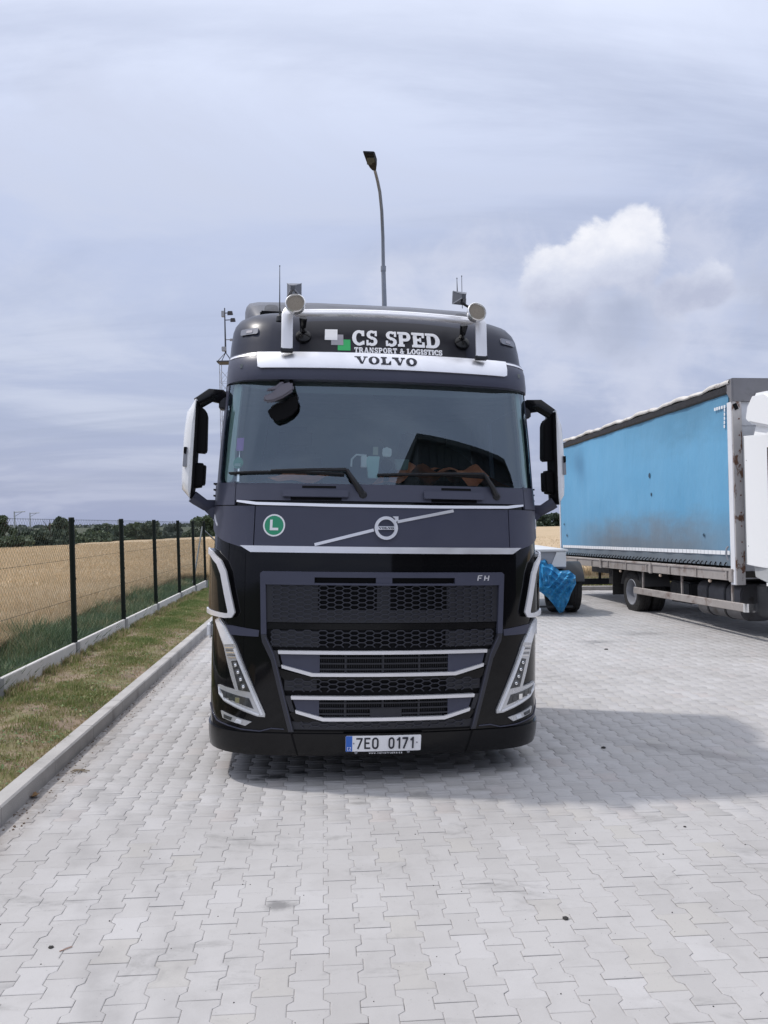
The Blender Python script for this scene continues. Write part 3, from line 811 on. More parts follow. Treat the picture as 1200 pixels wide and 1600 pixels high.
def glyph(ch, t=.26, sf=.16, e=.09):
    """heavy slab letters, cap height 1; returns (polys, width)"""
    B = q_box; g = []
    def slab(x, y0=0, y1=1): return [B(x, y0, x+t, y1), B(x-e, 0, x+t+e, sf), B(x-e, 1-sf, x+t+e, 1)]
    if ch == 'C': return arc_polys(.46, .5, .46, .53, t, .19, 48, 312, 14)+[B(.62, .62, .80, 1.0), B(.66, .05, .80, .30)], .86
    if ch == 'G': return arc_polys(.46, .5, .46, .53, t, .19, 48, 318, 14)+[B(.60, .62, .78, 1.0), B(.58, 0, .84, .48), B(.5, .36, .92, .5)], .96
    if ch == 'O': return arc_polys(.46, .5, .46, .53, t, .19, 0, 360, 18), .92
    if ch == 'S': return arc_polys(.38, .73, .34, .30, .23, .17, 35, 270, 10)+arc_polys(.38, .28, .36, .31, .23, .18, 90, -145, 10)+[B(.58, .64, .72, 1.0), B(.02, 0, .16, .36), B(.3, .40, .46, .60)], .76
    if ch == 'P': return slab(.09)+[B(.35, 1-.19, .56, 1), B(.35, .36, .56, .55)]+arc_polys(.54, .68, .32, .32, .25, .19, -90, 90, 8), .90
    if ch == 'R': return slab(.09)+[B(.35, 1-.19, .56, 1), B(.35, .40, .56, .57)]+arc_polys(.54, .70, .30, .30, .24, .18, -90, 90, 8)+[[(.44, .44), (.72, .44), (.94, .12), (.68, .12)], B(.62, 0, 1.0, .15)], 1.02
    if ch == 'E': return slab(.09)+[B(.35, 0, .84, .19), B(.35, 1-.19, .84, 1), B(.68, .0, .84, .36), B(.68, .66, .84, 1), B(.35, .42, .60, .58), B(.52, .34, .62, .66)], .88
    if ch == 'D': return slab(.09)+[B(.35, 1-.19, .50, 1), B(.35, 0, .50, .19)]+arc_polys(.48, .5, .48, .50, .28, .19, -90, 90, 12), 1.0
    if ch == 'T': return [B(.30, 0, .30+t, 1), B(.20, 0, .66, sf), B(0, 1-.19, .86, 1), B(0, .62, .14, 1), B(.72, .62, .86, 1)], .88
    if ch == 'A': return [[(.36, 1), (.66, 1), (.92, .1), (.66, .1)], [(.36, 1), (.50, .9), (.26, .1), (.10, .1)], B(.24, .28, .76, .42), B(0, 0, .38, sf), B(.56, 0, 1.02, sf)], 1.02
    if ch == 'N': return [B(.10, 0, .24, 1), B(.72, 0, .88, 1), [(.04, 1), (.34, 1), (.88, 0), (.66, 0)], B(0, 0, .36, sf), B(.60, 1-sf, 1.0, 1)], 1.02
    if ch == 'L': return slab(.09)+[B(.35, 0, .82, .19), B(.68, 0, .82, .42)], .86
    if ch == 'I': return slab(.09), .46
    if ch == '&': return arc_polys(.40, .75, .24, .25, .15, .12, 0, 360, 10)+arc_polys(.38, .28, .36, .30, .20, .14, 30, 330, 12)+[[(.22, .62), (.42, .62), (.86, 0), (.60, 0)], B(.62, .34, .92, .46)], .94
    return [], .42
def volvo_glyph(ch):
    B = q_box
    if ch == 'V': return [[(.08, 1), (.50, 1), (.80, 0), (.58, 0)], [(1.02, 1), (1.16, 1), (.80, 0), (.66, 0)], B(-.04, .86, .62, 1), B(.86, .86, 1.28, 1)], 1.22
    if ch == 'O': return arc_polys(.56, .5, .56, .53, .34, .12, 0, 360, 20), 1.12
    if ch == 'L': return [B(.14, 0, .48, 1), B(0, 0, .62, .13), B(0, .87, .62, 1), B(.48, 0, 1.02, .13), [(1.02, 0), (1.02, .46), (.92, .46), (.72, .1)]], 1.06
    return [], .4
def plate_glyph(ch, t=.15):
    L = q_line
    if ch == '7': return [L((.02, .92), (.58, .92), t), L((.52, .90), (.16, 0), t)], .60
    if ch == 'E': return [L((.10, 0), (.10, 1), t), L((.1, .07), (.56, .07), t), L((.1, .93), (.56, .93), t), L((.1, .52), (.48, .52), t)], .60
    if ch == '0': return arc_polys(.30, .72, .29, .30, t, t, 0, 180, 8)+arc_polys(.30, .28, .29, .30, t, t, 180, 360, 8)+[q_box(.01, .28, .16, .72), q_box(.44, .28, .59, .72)], .62
    if ch == '1': return [L((.36, 0), (.36, 1), t), L((.36, .94), (.12, .74), t*.9)], .52
    return [], .30
FONT2 = {  # light stroke letters for tiny print and sans marks
 'w': [((0, .7), (.2, 0)), ((.2, 0), (.35, .6)), ((.35, .6), (.5, 0)), ((.5, 0), (.7, .7))], 'v': [((0, .7), (.3, 0)), ((.3, 0), (.6, .7))],
 'o': [((0, 0), (0, .7)), ((0, .7), (.5, .7)), ((.5, .7), (.5, 0)), ((.5, 0), (0, 0))], 'l': [((.1, 0), (.1, 1))], 't': [((.2, 0), (.2, 1)), ((0, .7), (.45, .7))],
 'r': [((0, 0), (0, .7)), ((0, .6), (.4, .7))], 'u': [((0, .7), (0, 0)), ((0, 0), (.5, 0)), ((.5, 0), (.5, .7))], 'c': [((.5, .7), (0, .7)), ((0, .7), (0, 0)), ((0, 0), (.5, 0))],
 'k': [((0, 0), (0, 1)), ((0, .3), (.45, .7)), ((.1, .4), (.5, 0))], 's': [((.5, .7), (0, .7)), ((0, .7), (0, .35)), ((0, .35), (.5, .35)), ((.5, .35), (.5, 0)), ((.5, 0), (0, 0))],
 '.': [((0, 0), (.12, 0))], 'z': [((0, .7), (.5, .7)), ((.5, .7), (0, 0)), ((0, 0), (.5, 0))],
 'C': [((.5, 1), (0, 1)), ((0, 1), (0, 0)), ((0, 0), (.5, 0))], 'Z': [((0, 1), (.55, 1)), ((.55, 1), (0, 0)), ((0, 0), (.55, 0))],
 'L': [((0, 1), (0, 0)), ((0, 0), (.55, 0))], 'F': [((0, 0), (0, 1)), ((0, 1), (.62, 1)), ((0, .5), (.5, .5))], 'H': [((0, 0), (0, 1)), ((.6, 0), (.6, 1)), ((0, .5), (.6, .5))]}
def thin_glyph(ch, t=.16):
    L = FONT2.get(ch)
    if not L: return [], .3
    o = [q_line((p[0]+t/2-(q[0]-p[0])*t*.4*0, p[1]), (q[0]+t/2, q[1]), t) for p, q in L]
    return o, max(max(p[0], q[0]) for p, q in L)+t+.16
def text_polys(s, x, y, h, width=None, gf=glyph, gap=.06, slant=0.0):
    """left x, base y, cap height h, total width; returns polys in metres"""
    gl = [gf(c) for c in s]; tot = sum(g[1] for g in gl)+gap*(len(s)-1)
    kx = (width/tot) if width else h; out = []; cx = 0
    for g, w in gl:
        for p in g: out.append([(x+(cx+a+slant*b)*kx, y+b*h) for a, b in p])
        cx += w+gap
    return out

# ------------------------------------------------------------------ black tractor unit
W0 = 1.24; PHI = R(12); RC = .42; ARC = RC*(math.pi/2-PHI); S1 = (W0-RC*(1-math.sin(PHI)))/(math.sin(PHI)/PHI); SM = S1+ARC
def plan(s):
    a = abs(s); sg = 1 if s >= 0 else -1; R1 = S1/PHI
    if a <= S1: p = a/R1; u = R1*math.sin(p); v = R1*(1-math.cos(p))
    elif a <= SM: p = PHI+(a-S1)/RC; u = R1*math.sin(PHI)+RC*(math.sin(p)-math.sin(PHI)); v = R1*(1-math.cos(PHI))+RC*(math.cos(PHI)-math.cos(p))
    else: p = math.pi/2; u = W0; v = R1*(1-math.cos(PHI))+RC*math.cos(PHI)+(a-SM)
    if a <= S1: p = a/R1
    return sg*u, v, sg*p
TW = [(.15, 1.222), (.3, 1.238), (.6, 1.24), (1.6, 1.235), (2.1, 1.215), (2.5, 1.19), (2.88, 1.155)]
TV = [(.15, .05), (.24, .015), (.36, 0), (1.0, 0), (1.6, .015), (1.95, .045), (2.12, .085), (2.88, .27)]
TG = [(2.0, .105), (2.12, .115), (2.90, .200)]
RG = .34; SG1 = (W0-RG*(1-math.sin(PHI)))/(math.sin(PHI)/PHI)
VW = [(2.80, 1.165), (2.9, 1.165), (3.06, 1.155), (3.3, 1.13), (3.36, 1.12)]
VV = [(2.80, .11), (2.90, .10), (3.00, .12), (3.08, .18), (3.09, .235), (3.36, .36)]
def tab(T, x): return float(np.interp(x, [a for a, b in T], [b for a, b in T]))
def P(s, z, off=0.0, tw=None, tv=None):
    u, v, p = plan(s); k = tab(tw or TW, z)/W0
    return Vector((u*k+math.sin(p)*off, v*k+tab(tv or TV, z)-math.cos(p)*off, z))
def PG(s, z, off=0.0):
    """windscreen surface: the same width, a gentler corner"""
    u = plan(s)[0]; k = tab(TW, z)/W0; sg = 1 if u >= 0 else -1; u = min(abs(u), W0*.9995); R1 = SG1/PHI; ua = R1*math.sin(PHI)
    if u <= ua: p = math.asin(u/R1); v = R1*(1-math.cos(p))
    else: p = math.asin(min(1, (u-ua)/RG+math.sin(PHI))); v = R1*(1-math.cos(PHI))+RG*(math.cos(PHI)-math.cos(p))
    if abs(s) > SM: v += abs(s)-SM; p = math.pi/2
    return Vector((sg*(u*k+math.sin(p)*off), v*k+tab(TG, z)-math.cos(p)*off, z))
def PV(s, z, off=0.0): return P(s, z, off, VW, VV)
def mir(poly): return [(-a, b) for a, b in poly][::-1]
def drape(mb, poly, o0, o1, fn=P, ds=.07, dz=.12, thick=True):
    bm = bmesh.new(); vs = [bm.verts.new((a, b, 0)) for a, b in poly]; bm.faces.new(vs)
    x0, x1 = min(a for a, b in poly), max(a for a, b in poly); y0, y1 = min(b for a, b in poly), max(b for a, b in poly)
    for k in range(int(math.floor(x0/ds)), int(math.ceil(x1/ds))+1):
        if x0 < k*ds < x1: bmesh.ops.bisect_plane(bm, geom=bm.verts[:]+bm.edges[:]+bm.faces[:], plane_co=(k*ds, 0, 0), plane_no=(1, 0, 0))
    for k in range(int(math.floor(y0/dz)), int(math.ceil(y1/dz))+1):
        if y0 < k*dz < y1: bmesh.ops.bisect_plane(bm, geom=bm.verts[:]+bm.edges[:]+bm.faces[:], plane_co=(0, k*dz, 0), plane_no=(0, 1, 0))
    bm.verts.index_update()
    top = [fn(v.co.x, v.co.y, o1) for v in bm.verts]; fs = [tuple(v.index for v in f.verts) for f in bm.faces]
    n = len(top)
    if thick:
        bot = [fn(v.co.x, v.co.y, o0) for v in bm.verts]
        F = fs+[tuple(i+n for i in f[::-1]) for f in fs]
        for e in bm.edges:
            if len(e.link_faces) == 1:
                a, b = e.verts[0].index, e.verts[1].index; F.append((a, b, b+n, a+n))
        mb.add(top+bot, F)
    else: mb.add(top, fs)
    bm.free()
def band(pts_top, pts_bot): return list(pts_bot)+list(pts_top)[::-1]
def stroke(pts, w):
    """constant width band along a polyline in (s, z)"""
    L = []; Rr = []
    for i, p in enumerate(pts):
        a = Vector(pts[max(0, i-1)]); b = Vector(pts[min(len(pts)-1, i+1)]); d = (b-a).normalized(); n = Vector((-d.y, d.x))*w/2
        L.append((p[0]+n.x, p[1]+n.y)); Rr.append((p[0]-n.x, p[1]-n.y))
    return Rr+L[::-1]
def round_poly(x0, y0, x1, y1, r, n=4):
    o = []
    for cx, cy, a in ((x1-r, y0+r, -90), (x1-r, y1-r, 0), (x0+r, y1-r, 90), (x0+r, y0+r, 180)):
        for k in range(n+1):
            t = R(a+90*k/n); o.append((cx+r*math.cos(t), cy+r*math.sin(t)))
    return o
def circle_poly(cx, cy, r, n=28): return [(cx+r*math.cos(2*math.pi*k/n), cy+r*math.sin(2*math.pi*k/n)) for k in range(n)]
def print_polys(name, polys, off, mt, parent, fn=P, step=.00012, th=.0012, ds=.2):
    mb = MB()
    for i, p in enumerate(polys): drape(mb, p, off-.0005, off+th+i*step, fn, ds, .3)
    return mb.build(name, mt, parent, smooth=0)

def build_truck():
    th = R(7.2); ro = .021
    r = Vector((math.cos(th), math.sin(th), 0)); b = Vector((-math.sin(th), math.cos(th), 0)); z = Vector((0, 0, 1))
    r2 = r*math.cos(ro)-z*math.sin(ro); z2 = r*math.sin(ro)+z*math.cos(ro)
    M = Matrix(((r2.x, b.x, z2.x, -.022), (r2.y, b.y, z2.y, 5.71), (r2.z, b.z, z2.z, 0), (0, 0, 0, 1)))
    T = empty('truck', mtx=M); tag(T, 'black truck cab with roof light bar and white lettering parked facing the camera', 'truck')
    GL = glass_mat('windscreen_glass', (.84, .95, .93), .135, 1.55, refl=(.80, .93, 1))
    BACK = 2.35
    def shell(zs, tw=None, tv=None, back=BACK, n=36, extra=0.0, cap=True):
        mb = MB(); ring = []
        ss = [-SM+2*SM*i/n for i in range(n+1)]
        ss = sorted(ss+[-S1, S1]); m = len(ss)+2
        for zz in zs:
            row = [P(s, zz, extra, tw, tv) for s in ss]
            row = [Vector((row[0].x, back, zz))]+row+[Vector((row[-1].x, back, zz))]; ring += row
        F = [(j*m+i, j*m+(i+1) % m, (j+1)*m+(i+1) % m, (j+1)*m+i) for j in range(len(zs)-1) for i in range(m)]
        if cap: F += [tuple(range(m))[::-1], tuple((len(zs)-1)*m+i for i in range(m))]
        mb.add(ring, F); return mb
    # --- lower body
    shell([.20, .225, .26, .31, .36], extra=.014).build('bumper', BUMPER, T)
    for sg in (1, -1):
        mb = MB(); drape(mb, [(sg*.655, .372), (sg*.640, .372), (sg*.60, .205), (sg*.612, .205)][::sg], .012, .0155); mb.build('bumper_seam', HOLE, T, smooth=0)
    for sg in (1, -1):
        mb = MB(); q = stroke([(1.42, .50), (1.25, .408), (1.0, .378), (.87, .371), (.79, .392), (.70, .388)], .007); drape(mb, q if sg > 0 else mir(q), 0, .006); mb.build('bumper_lip', MATTE, T)
    shell([.34, .45, .6, .8, 1.0, 1.2, 1.4, 1.6, 1.8, 1.95, 2.10]).build('lower_cab', GLOSS, T)
    # matte panels
    def low(s):                                     # lower edge of the matte panels
        a = abs(s); return float(np.interp(a, [0, .955, 1.09, 1.185, 1.315, SM, 3], [1.640, 1.635, 1.672, 1.692, 1.737, 1.81, 1.81]))
    def col(s0, s1, z1, zb=None, n=10):
        xs = [s0+(s1-s0)*i/n for i in range(n+1)]
        return [(x, (zb if zb else low(x))) for x in xs]+[(x, z1) for x in xs[::-1]]
    mb = MB(); drape(mb, col(-.935, .935, 1.948), 0, .014); mb.build('front_panel', MATTE, T)
    for sg in (1, -1):
        mb = MB()
        c = col(.942, SM, 1.948)
        drape(mb, c if sg > 0 else mir(c), 0, .014); mb.build('corner_panel', MATTE, T)
        mb = MB(); c = col(1.105, SM, 2.118, 1.955); drape(mb, c if sg > 0 else mir(c), 0, .016)
        mb.build('cowl_corner', MATTE, T)
        # side wall, door
        mb = MB(); W = lambda zz: tab(TW, zz)
        for (z0, z1, v0, v1) in ((1.81, 2.10, .50, BACK), (2.10, 2.20, .70, BACK), (2.20, 2.78, 1.62, BACK), (2.78, 2.90, .62, BACK)):
            q = []
            for o in (.012, -.03): q += [(sg*(W(z0)+o), v0, z0), (sg*(W(z0)+o), v1, z0), (sg*(W(z1)+o), v1, z1), (sg*(W(z1)+o), v0+(.0 if z0 < 2.1 or z0 > 2.2 else 0), z1)]
            mb.add(q, [(0, 1, 2, 3), (7, 6, 5, 4), (0, 4, 5, 1), (1, 5, 6, 2), (2, 6, 7, 3), (3, 7, 4, 0)])
        d = mb.build('door', MATTE, T)
        mb = MB(); q = [(sg*(W(2.2)-.01), .62, 2.2), (sg*(W(2.2)-.01), 1.62, 2.2), (sg*(W(2.78)-.01), 1.62, 2.78), (sg*(W(2.78)-.01), .74, 2.78)]
        mb.add(q+[(a-sg*.005, b_, c_) for a, b_, c_ in q], [(0, 1, 2, 3), (7, 6, 5, 4), (0, 4, 5, 1), (1, 5, 6, 2), (2, 6, 7, 3), (3, 7, 4, 0)]); mb.build('side_window', glass_mat('side_glass', (.80, .90, .88), .03, 1.4) if 'side_glass' not in MATS else MATS['side_glass'], d, smooth=0)
    mb = MB(); c = col(-1.098, 1.098, 2.112, 1.990); drape(mb, c, 0, .016); mb.build('cowl', MATTE, T)
    mb = MB(); mb.box((0, BACK-.02, 2.5), (2.3, .04, .8)); mb.box((0, BACK-.02, 1.2), (2.4, .05, 1.75)); mb.build('rear_wall', MATTE, T)
    # silver trims
    mb = MB()
    t1 = [(-1.082, 1.990), (-1.0, 1.985), (-.93, 1.976), (-.4, 1.969), (0, 1.968)]; b1 = [(-1.082, 1.977), (-1.0, 1.965), (-.93, 1.956), (-.4, 1.948), (0, 1.947)]
    top = t1+[(-a, c) for a, c in t1[:-1][::-1]]; bot = b1+[(-a, c) for a, c in b1[:-1][::-1]]
    drape(mb, band(top, bot), .005, .022); mb.build('upper_trim', SILVER, T)
    mb = MB(); drape(mb, [(-.955, 1.623), (.955, 1.623), (1.035, 1.668), (-1.035, 1.668)], .005, .024); mb.build('lower_trim', SILVER, T)
    mb = MB(); drape(mb, stroke([(-.505, 1.680), (-.088, 1.788)], .021), .010, .021); mb.build('diagonal_trim', SILVER, T); mb = MB(); drape(mb, stroke([(.082, 1.848), (.50, 1.933)], .021), .010, .021); mb.build('diagonal_trim', SILVER, T)
    # emblem
    mb = MB(); cz = 1.803
    for k in range(32):
        a, c = 2*math.pi*k/32, 2*math.pi*(k+1)/32
        drape(mb, [(.083*math.cos(a), cz+.083*math.sin(a)), (.083*math.cos(c), cz+.083*math.sin(c)), (.061*math.cos(c), cz+.061*math.sin(c)), (.061*math.cos(a), cz+.061*math.sin(a))], .012, .034)
    drape(mb, [(.050, 1.853), (.064, 1.839), (.084, 1.862), (.074, 1.872)], .012, .0345)
    drape(mb, [(.046, 1.886), (.087, 1.845), (.087, 1.886)], .012, .0355)
    drape(mb, q_box(-.060, 1.791, .060, 1.815), .012, .031)
    em = mb.build('emblem', SILVER, T)
    print_polys('emblem_lettering', text_polys('VOLVO', -.054, 1.7965, .013, .108, volvo_glyph, .10), .0315, INK, em)
    # L sticker
    mb = MB(); drape(mb, circle_poly(-.797, 1.812, .079), .013, .0158); st = mb.build('round_sticker', WHITE, T, smooth=0); st['label'] = 'round green sticker with white letter L'
    mb = MB(); drape(mb, circle_poly(-.797, 1.812, .068), .0150, .0166); mb.build('green_disc', GREENS, st, smooth=0)
    print_polys('letter', [q_box(-.826, 1.777, -.808, 1.852), q_box(-.808, 1.777, -.766, 1.795)], .0170, WHITE, st)
    # --- grille
    gr = empty('grille', parent=T)
    mb = MB(); fp = [(.882, 1.476), (.868, 1.05), (.858, .995), (.795, .87), (.665, .375), (.628, .375), (.765, .905), (.826, 1.03), (.842, 1.398)]
    top = [(-.842, 1.402), (.842, 1.402), (.882, 1.476), (.862, 1.490), (-.862, 1.490), (-.882, 1.476)]
    # top bar with two slots
    drape(mb, [(-.842, 1.398), (-.50, 1.398), (-.50, 1.490), (-.866, 1.490), (-.882, 1.476)], 0, .030)
    drape(mb, mir([(-.842, 1.398), (-.50, 1.398), (-.50, 1.490), (-.866, 1.490), (-.882, 1.476)]), 0, .030)
    drape(mb, q_box(-.50, 1.452, .50, 1.490), 0, .030); drape(mb, q_box(-.50, 1.398, .50, 1.412), 0, .034)
    drape(mb, q_box(-.070, 1.412, .045, 1.452), 0, .028)
    for sg in (1, -1):
        pass
    mb.build('grille_frame', MATTE, gr)
    SD = mat('frame_dark', (.034, .035, .045), .35, 0, .05, 4)
    for sg in (1, -1):
        up_ = [(.882, 1.476), (.868, 1.05), (.830, 1.05), (.842, 1.398)]; lo_ = [(.868, 1.048), (.858, .995), (.795, .87), (.665, .375), (.628, .375), (.765, .905), (.826, 1.03), (.829, 1.048)]
        mb = MB(); drape(mb, up_ if sg > 0 else mir(up_), 0, .0305); mb.build('side_strip', MATTE, gr)
        mb = MB(); drape(mb, lo_ if sg > 0 else mir(lo_), 0, .0300); mb.build('side_strip', SD, gr)
        ed = stroke([(.836, 1.03), (.775, .905), (.640, .39)], .006); mb = MB(); drape(mb, ed if sg > 0 else mir(ed), .01, .033); mb.build('strip_edge', MATTE, gr)
    mb = MB(); bk = [(-.84, 1.398), (-.825, 1.03), (-.765, .905), (-.628, .375), (.628, .375), (.765, .905), (.825, 1.03), (.84, 1.398)]
    drape(mb, [(a, c) for a, c in bk], 0, .004); drape(mb, q_box(-.5, 1.41, .5, 1.455), 0, .003); mb.build('grille_cavity', HOLE, gr)
    mb = MB()
    for x0, x1 in ((-.842, -.475), (-.060, .035), (.445, .842)): drape(mb, q_box(x0, 1.135, x1, 1.398), .004, .011)
    drape(mb, q_box(-.475, 1.135, .445, 1.225), .004, .011)
    for x0, x1 in ((-.81, -.475), (.445, .81)): drape(mb, q_box(x0*.985, .965, x1*.985, 1.075), .004, .011)
    for x0, x1 in ((-.70, -.475), (.445, .70)): drape(mb, q_box(x0, .66, x1, .735), .004, .011)
    drape(mb, [(-.655, .445), (-.64, .39), (.64, .39), (.655, .445)], .004, .011)
    mb.build('backing_panel', PLASTIC, gr)
    mb = MB()
    def honey(inside, z0, z1, pw=.0545, ph=.033, w=.0068, o0=.008, o1=.020):
        i = -20
        while i < 21:
            for j in range(int((z1-z0)/ph)+2):
                cx = i*pw; cz = z0+j*ph+(ph/2 if i % 2 else 0)
                hw = pw*2/3
                V = [(cx-hw/2, cz+ph/2), (cx+hw/2, cz+ph/2), (cx+hw, cz), (cx+hw/2, cz-ph/2)]
                for p, q in ((V[0], V[1]), (V[1], V[2]), (V[2], V[3])):
                    if all(inside(*t) for t in (p, q)):
                        d = Vector((q[0]-p[0], q[1]-p[1])).normalized(); n = Vector((-d.y, d.x))*w/2; ex = d*w*.3
                        a = [(p[0]-ex.x+n.x, p[1]-ex.y+n.y), (q[0]+ex.x+n.x, q[1]+ex.y+n.y), (q[0]+ex.x-n.x, q[1]+ex.y-n.y), (p[0]-ex.x-n.x, p[1]-ex.y-n.y)]
                        vs = [P(s, zz, o1) for s, zz in a]+[P(s, zz, o0) for s, zz in a]
                        mb.add(vs, [(0, 1, 2, 3), (0, 4, 5, 1), (2, 6, 7, 3), (1, 5, 6, 2), (3, 7, 4, 0)])
            i += 1
    honey(lambda s, zz: abs(s) < .835 and 1.13 < zz < 1.40, 1.145, 1.385)
    honey(lambda s, zz: abs(s) < .80+(zz-.95)*.3 and .955 < zz < 1.085, .965, 1.075, .0545, .033)
    honey(lambda s, zz: abs(s) < .70 and .645 < zz < .75, .655, .735, .06, .035)
    honey(lambda s, zz: abs(s) < .60 and .39 < zz < .450, .40, .445, .06, .03)
    mb.build('honeycomb_mesh', MESHP, gr, smooth=0)
    mb = MB(); drape(mb, q_box(-.842, 1.086, .842, 1.128), .004, .006); drape(mb, [(-.70, .735), (.70, .735), (.76, .795), (.75, .81), (.50, .755), (-.50, .755), (-.75, .81), (-.76, .795)], .004, .017)
    drape(mb, [(-.62, .445), (.62, .445), (.66, .50), (.645, .515), (.43, .452), (-.43, .452), (-.645, .515), (-.66, .50)], .004, .017)
    mb.build('grille_shelf', BUMPER, gr)
    # louvre openings
    for (zt, zb, wt, wm, we, ze) in ((.918, .787, .745, .50, .713, .842), (.604, .478, .650, .42, .612, .530)):
        sl = .455
        for sg in (1, -1):
            mb = MB(); q = [(sl, zb), (wm, zb), (we, ze), (wt-.012, zt), (sl, zt)]
            drape(mb, q if sg > 0 else mir(q), .004, .020); mb.build('blank_panel', MATTE, gr)
        for k in range(3):
            zz = zt-.028-k*(zt-zb-.028)/2.6
            mb = MB(); drape(mb, q_box(-sl, zz-.005, sl, zz+.006), .004, .020); mb.build('slat', PLASTIC, gr)
        mb = MB()
        for xs in (-.275, -.012, .245): drape(mb, q_box(xs-.007, zb, xs+.007, zt), .004, .017)
        for k in range(56):
            xs = -sl+.01+k*.0162; drape(mb, q_box(xs, zb, xs+.0035, zt), .003, .0065, ds=1)
        if zt < .7: drape(mb, q_box(-.10, zb+.002, .12, zb+.060), .004, .0215)
        mb.build('radiator_screen', PLASTIC, gr)
        mb = MB(); drape(mb, [(-wt+.004, zt), (wt-.004, zt), (wt, zt+.023), (-wt, zt+.023)], .006, .042); mb.build('silver_bar', SILVER, gr)
        mb = MB()
        q = [(-we-.006, ze), (-wm, zb), (wm, zb), (we+.006, ze), (we+.002, ze-.022), (wm+.008, zb-.023), (-wm-.008, zb-.023), (-we-.002, ze-.022)]
        drape(mb, q[::-1], .006, .042); mb.build('silver_bar', SILVER, gr)
        for sg in (1, -1):
            mb = MB(); q = [(we+.012, ze-.018), (we+.045, ze-.01), (wt+.042, zt+.02), (wt+.006, zt+.02)]
            drape(mb, q if sg > 0 else mir(q), .004, .026); mb.build('end_duct', PLASTIC, gr)
    print_polys('model_letters', text_polys('FH', .668, 1.432, .036, .098, lambda c: thin_glyph(c, .2), .1, .12), .0305, SILVER, gr)
    # --- head lamps
    LAMPG = mat('lamp_silver', (.62, .63, .65), .25, .55, .06, 14); LENSD = mat('lamp_lens_dark', (.07, .075, .08), .08, .3, .5, 30, coat=.6)
    DRL = mat('daylight_strip', (.80, .82, .86), .12, .2, .03, 8, coat=.6)
    HO = [(1.275, 1.125), (1.215, 1.150), (1.14, 1.085), (1.055, .968), (.832, .495), (.833, .472), (.885, .475), (1.15, .562), (1.205, .605), (1.215, .668), (1.15, .660), (1.05, .650), (1.09, .75), (1.16, .95)]
    for sg in (1, -1):
        hl = empty('headlight', parent=T)
        f = (lambda q: q) if sg > 0 else mir
        mb = MB(); drape(mb, f([(1.275, 1.125), (1.215, 1.150), (1.14, 1.085), (1.055, .968), (.832, .495), (.833, .472), (.885, .475), (1.05, .650), (1.09, .75), (1.16, .95)]), -.01, .018)
        drape(mb, f([(.885, .475), (1.15, .562), (1.205, .605), (1.215, .668), (1.15, .660), (1.05, .650)]), -.01, .0178); mb.build('lamp_frame', LAMPG, hl)
        mb = MB(); drape(mb, f([(1.262, 1.118), (1.218, 1.138), (1.152, 1.080), (1.072, .972), (1.150, .962)]), .012, .024); mb.build('daylight_strip', DRL, hl)
        mb = MB(); drape(mb, f(stroke([(1.062, .94), (.852, .488)], .016)), .012, .023); mb.build('lamp_edge', DRL, hl)
        mb = MB(); drape(mb, f(stroke([(.875, .488), (1.14, .575), (1.192, .612), (1.200, .655)], .012)), .012, .023); mb.build('lamp_edge', DRL, hl)
        mb = MB(); drape(mb, f([(1.035, .86), (1.085, .85), (1.022, .653), (.938, .644)]), .012, .0205); mb.build('upper_lens', LENSD, hl)
        for k in range(4):
            t = (k+.5)/4; cx = 1.058+(.975-1.058)*t; cz = .85+(.655-.85)*t
            mb = MB(); q = P(cx*sg, cz, .020); mb.lathe([(.010, .010), (.018, .006), (.022, .001), (.022, -.004)], 14, Matrix.Translation(q) @ Matrix.Rotation(R(90), 4, 'X')); b_ = mb.build('lamp_bulb', LENSD, hl)
            mb = MB(); mb.lathe([(.003, .0145), (.008, .0135), (.011, .010)], 12, Matrix.Translation(q) @ Matrix.Rotation(R(90), 4, 'X')); mb.build('bulb_centre', CHROME, b_)
        mb = MB(); drape(mb, f([(1.188, .643), (.945, .600), (.912, .527), (1.142, .598)][::-1]), .012, .0205); mb.build('lower_lens', LENSD, hl)
        for k in range(5):
            t = (k+.3)/5; a0 = 1.068+(1.032-1.068)*t; z0 = .955+(.870-.955)*t
            mb = MB(); drape(mb, f([(a0, z0), (a0+.075, z0-.006), (a0+.076, z0-.012), (a0+.001, z0-.007)][::-1]), .012, .0225); mb.build('reflector_rib', LENSD if k % 2 else CHROME, hl)
        for k in range(4):
            t = (k+.5)/4; a0 = .95+(1.16-.95)*t; z0 = .563+(.612-.563)*t
            mb = MB(); drape(mb, f(q_box(a0-.016, z0-.018, a0+.016, z0+.018)), .012, .0225); mb.build('reflector_cell', CHROME if k == 1 else LENSD, hl)
        mb = MB(); drape(mb, f([(1.185, .487), (.927, .435), (.973, .405), (1.165, .440)][::-1]), .0, .012); fl = mb.build('fog_light', LAMPG, T)
        mb = MB(); drape(mb, f([(1.15, .468), (1.075, .455), (1.085, .433), (1.150, .443)][::-1]), .010, .016); mb.build('lens', LENSD, fl)
        mb = MB(); drape(mb, f([(1.04, .447), (1.00, .438), (1.005, .418), (1.05, .424)][::-1]), .010, .016); mb.build('lens', DRL, fl)
        # corner shelf below the wing panel
        mb = MB(); drape(mb, f([(.89, 1.03), (.885, 1.075), (1.10, 1.10), (1.17, 1.10), (1.14, 1.06), (1.10, 1.035)]), 0, .010); mb.build('wing_shelf', MATTE, T)
        # wheel arch flare with silver outline
        mb = MB(); CI = [(1.49, 1.20), (1.40, 1.20), (1.12, 1.187), (1.122, 1.205), (1.205, 1.456), (1.25, 1.53), (1.35, 1.59), (1.49, 1.60)]
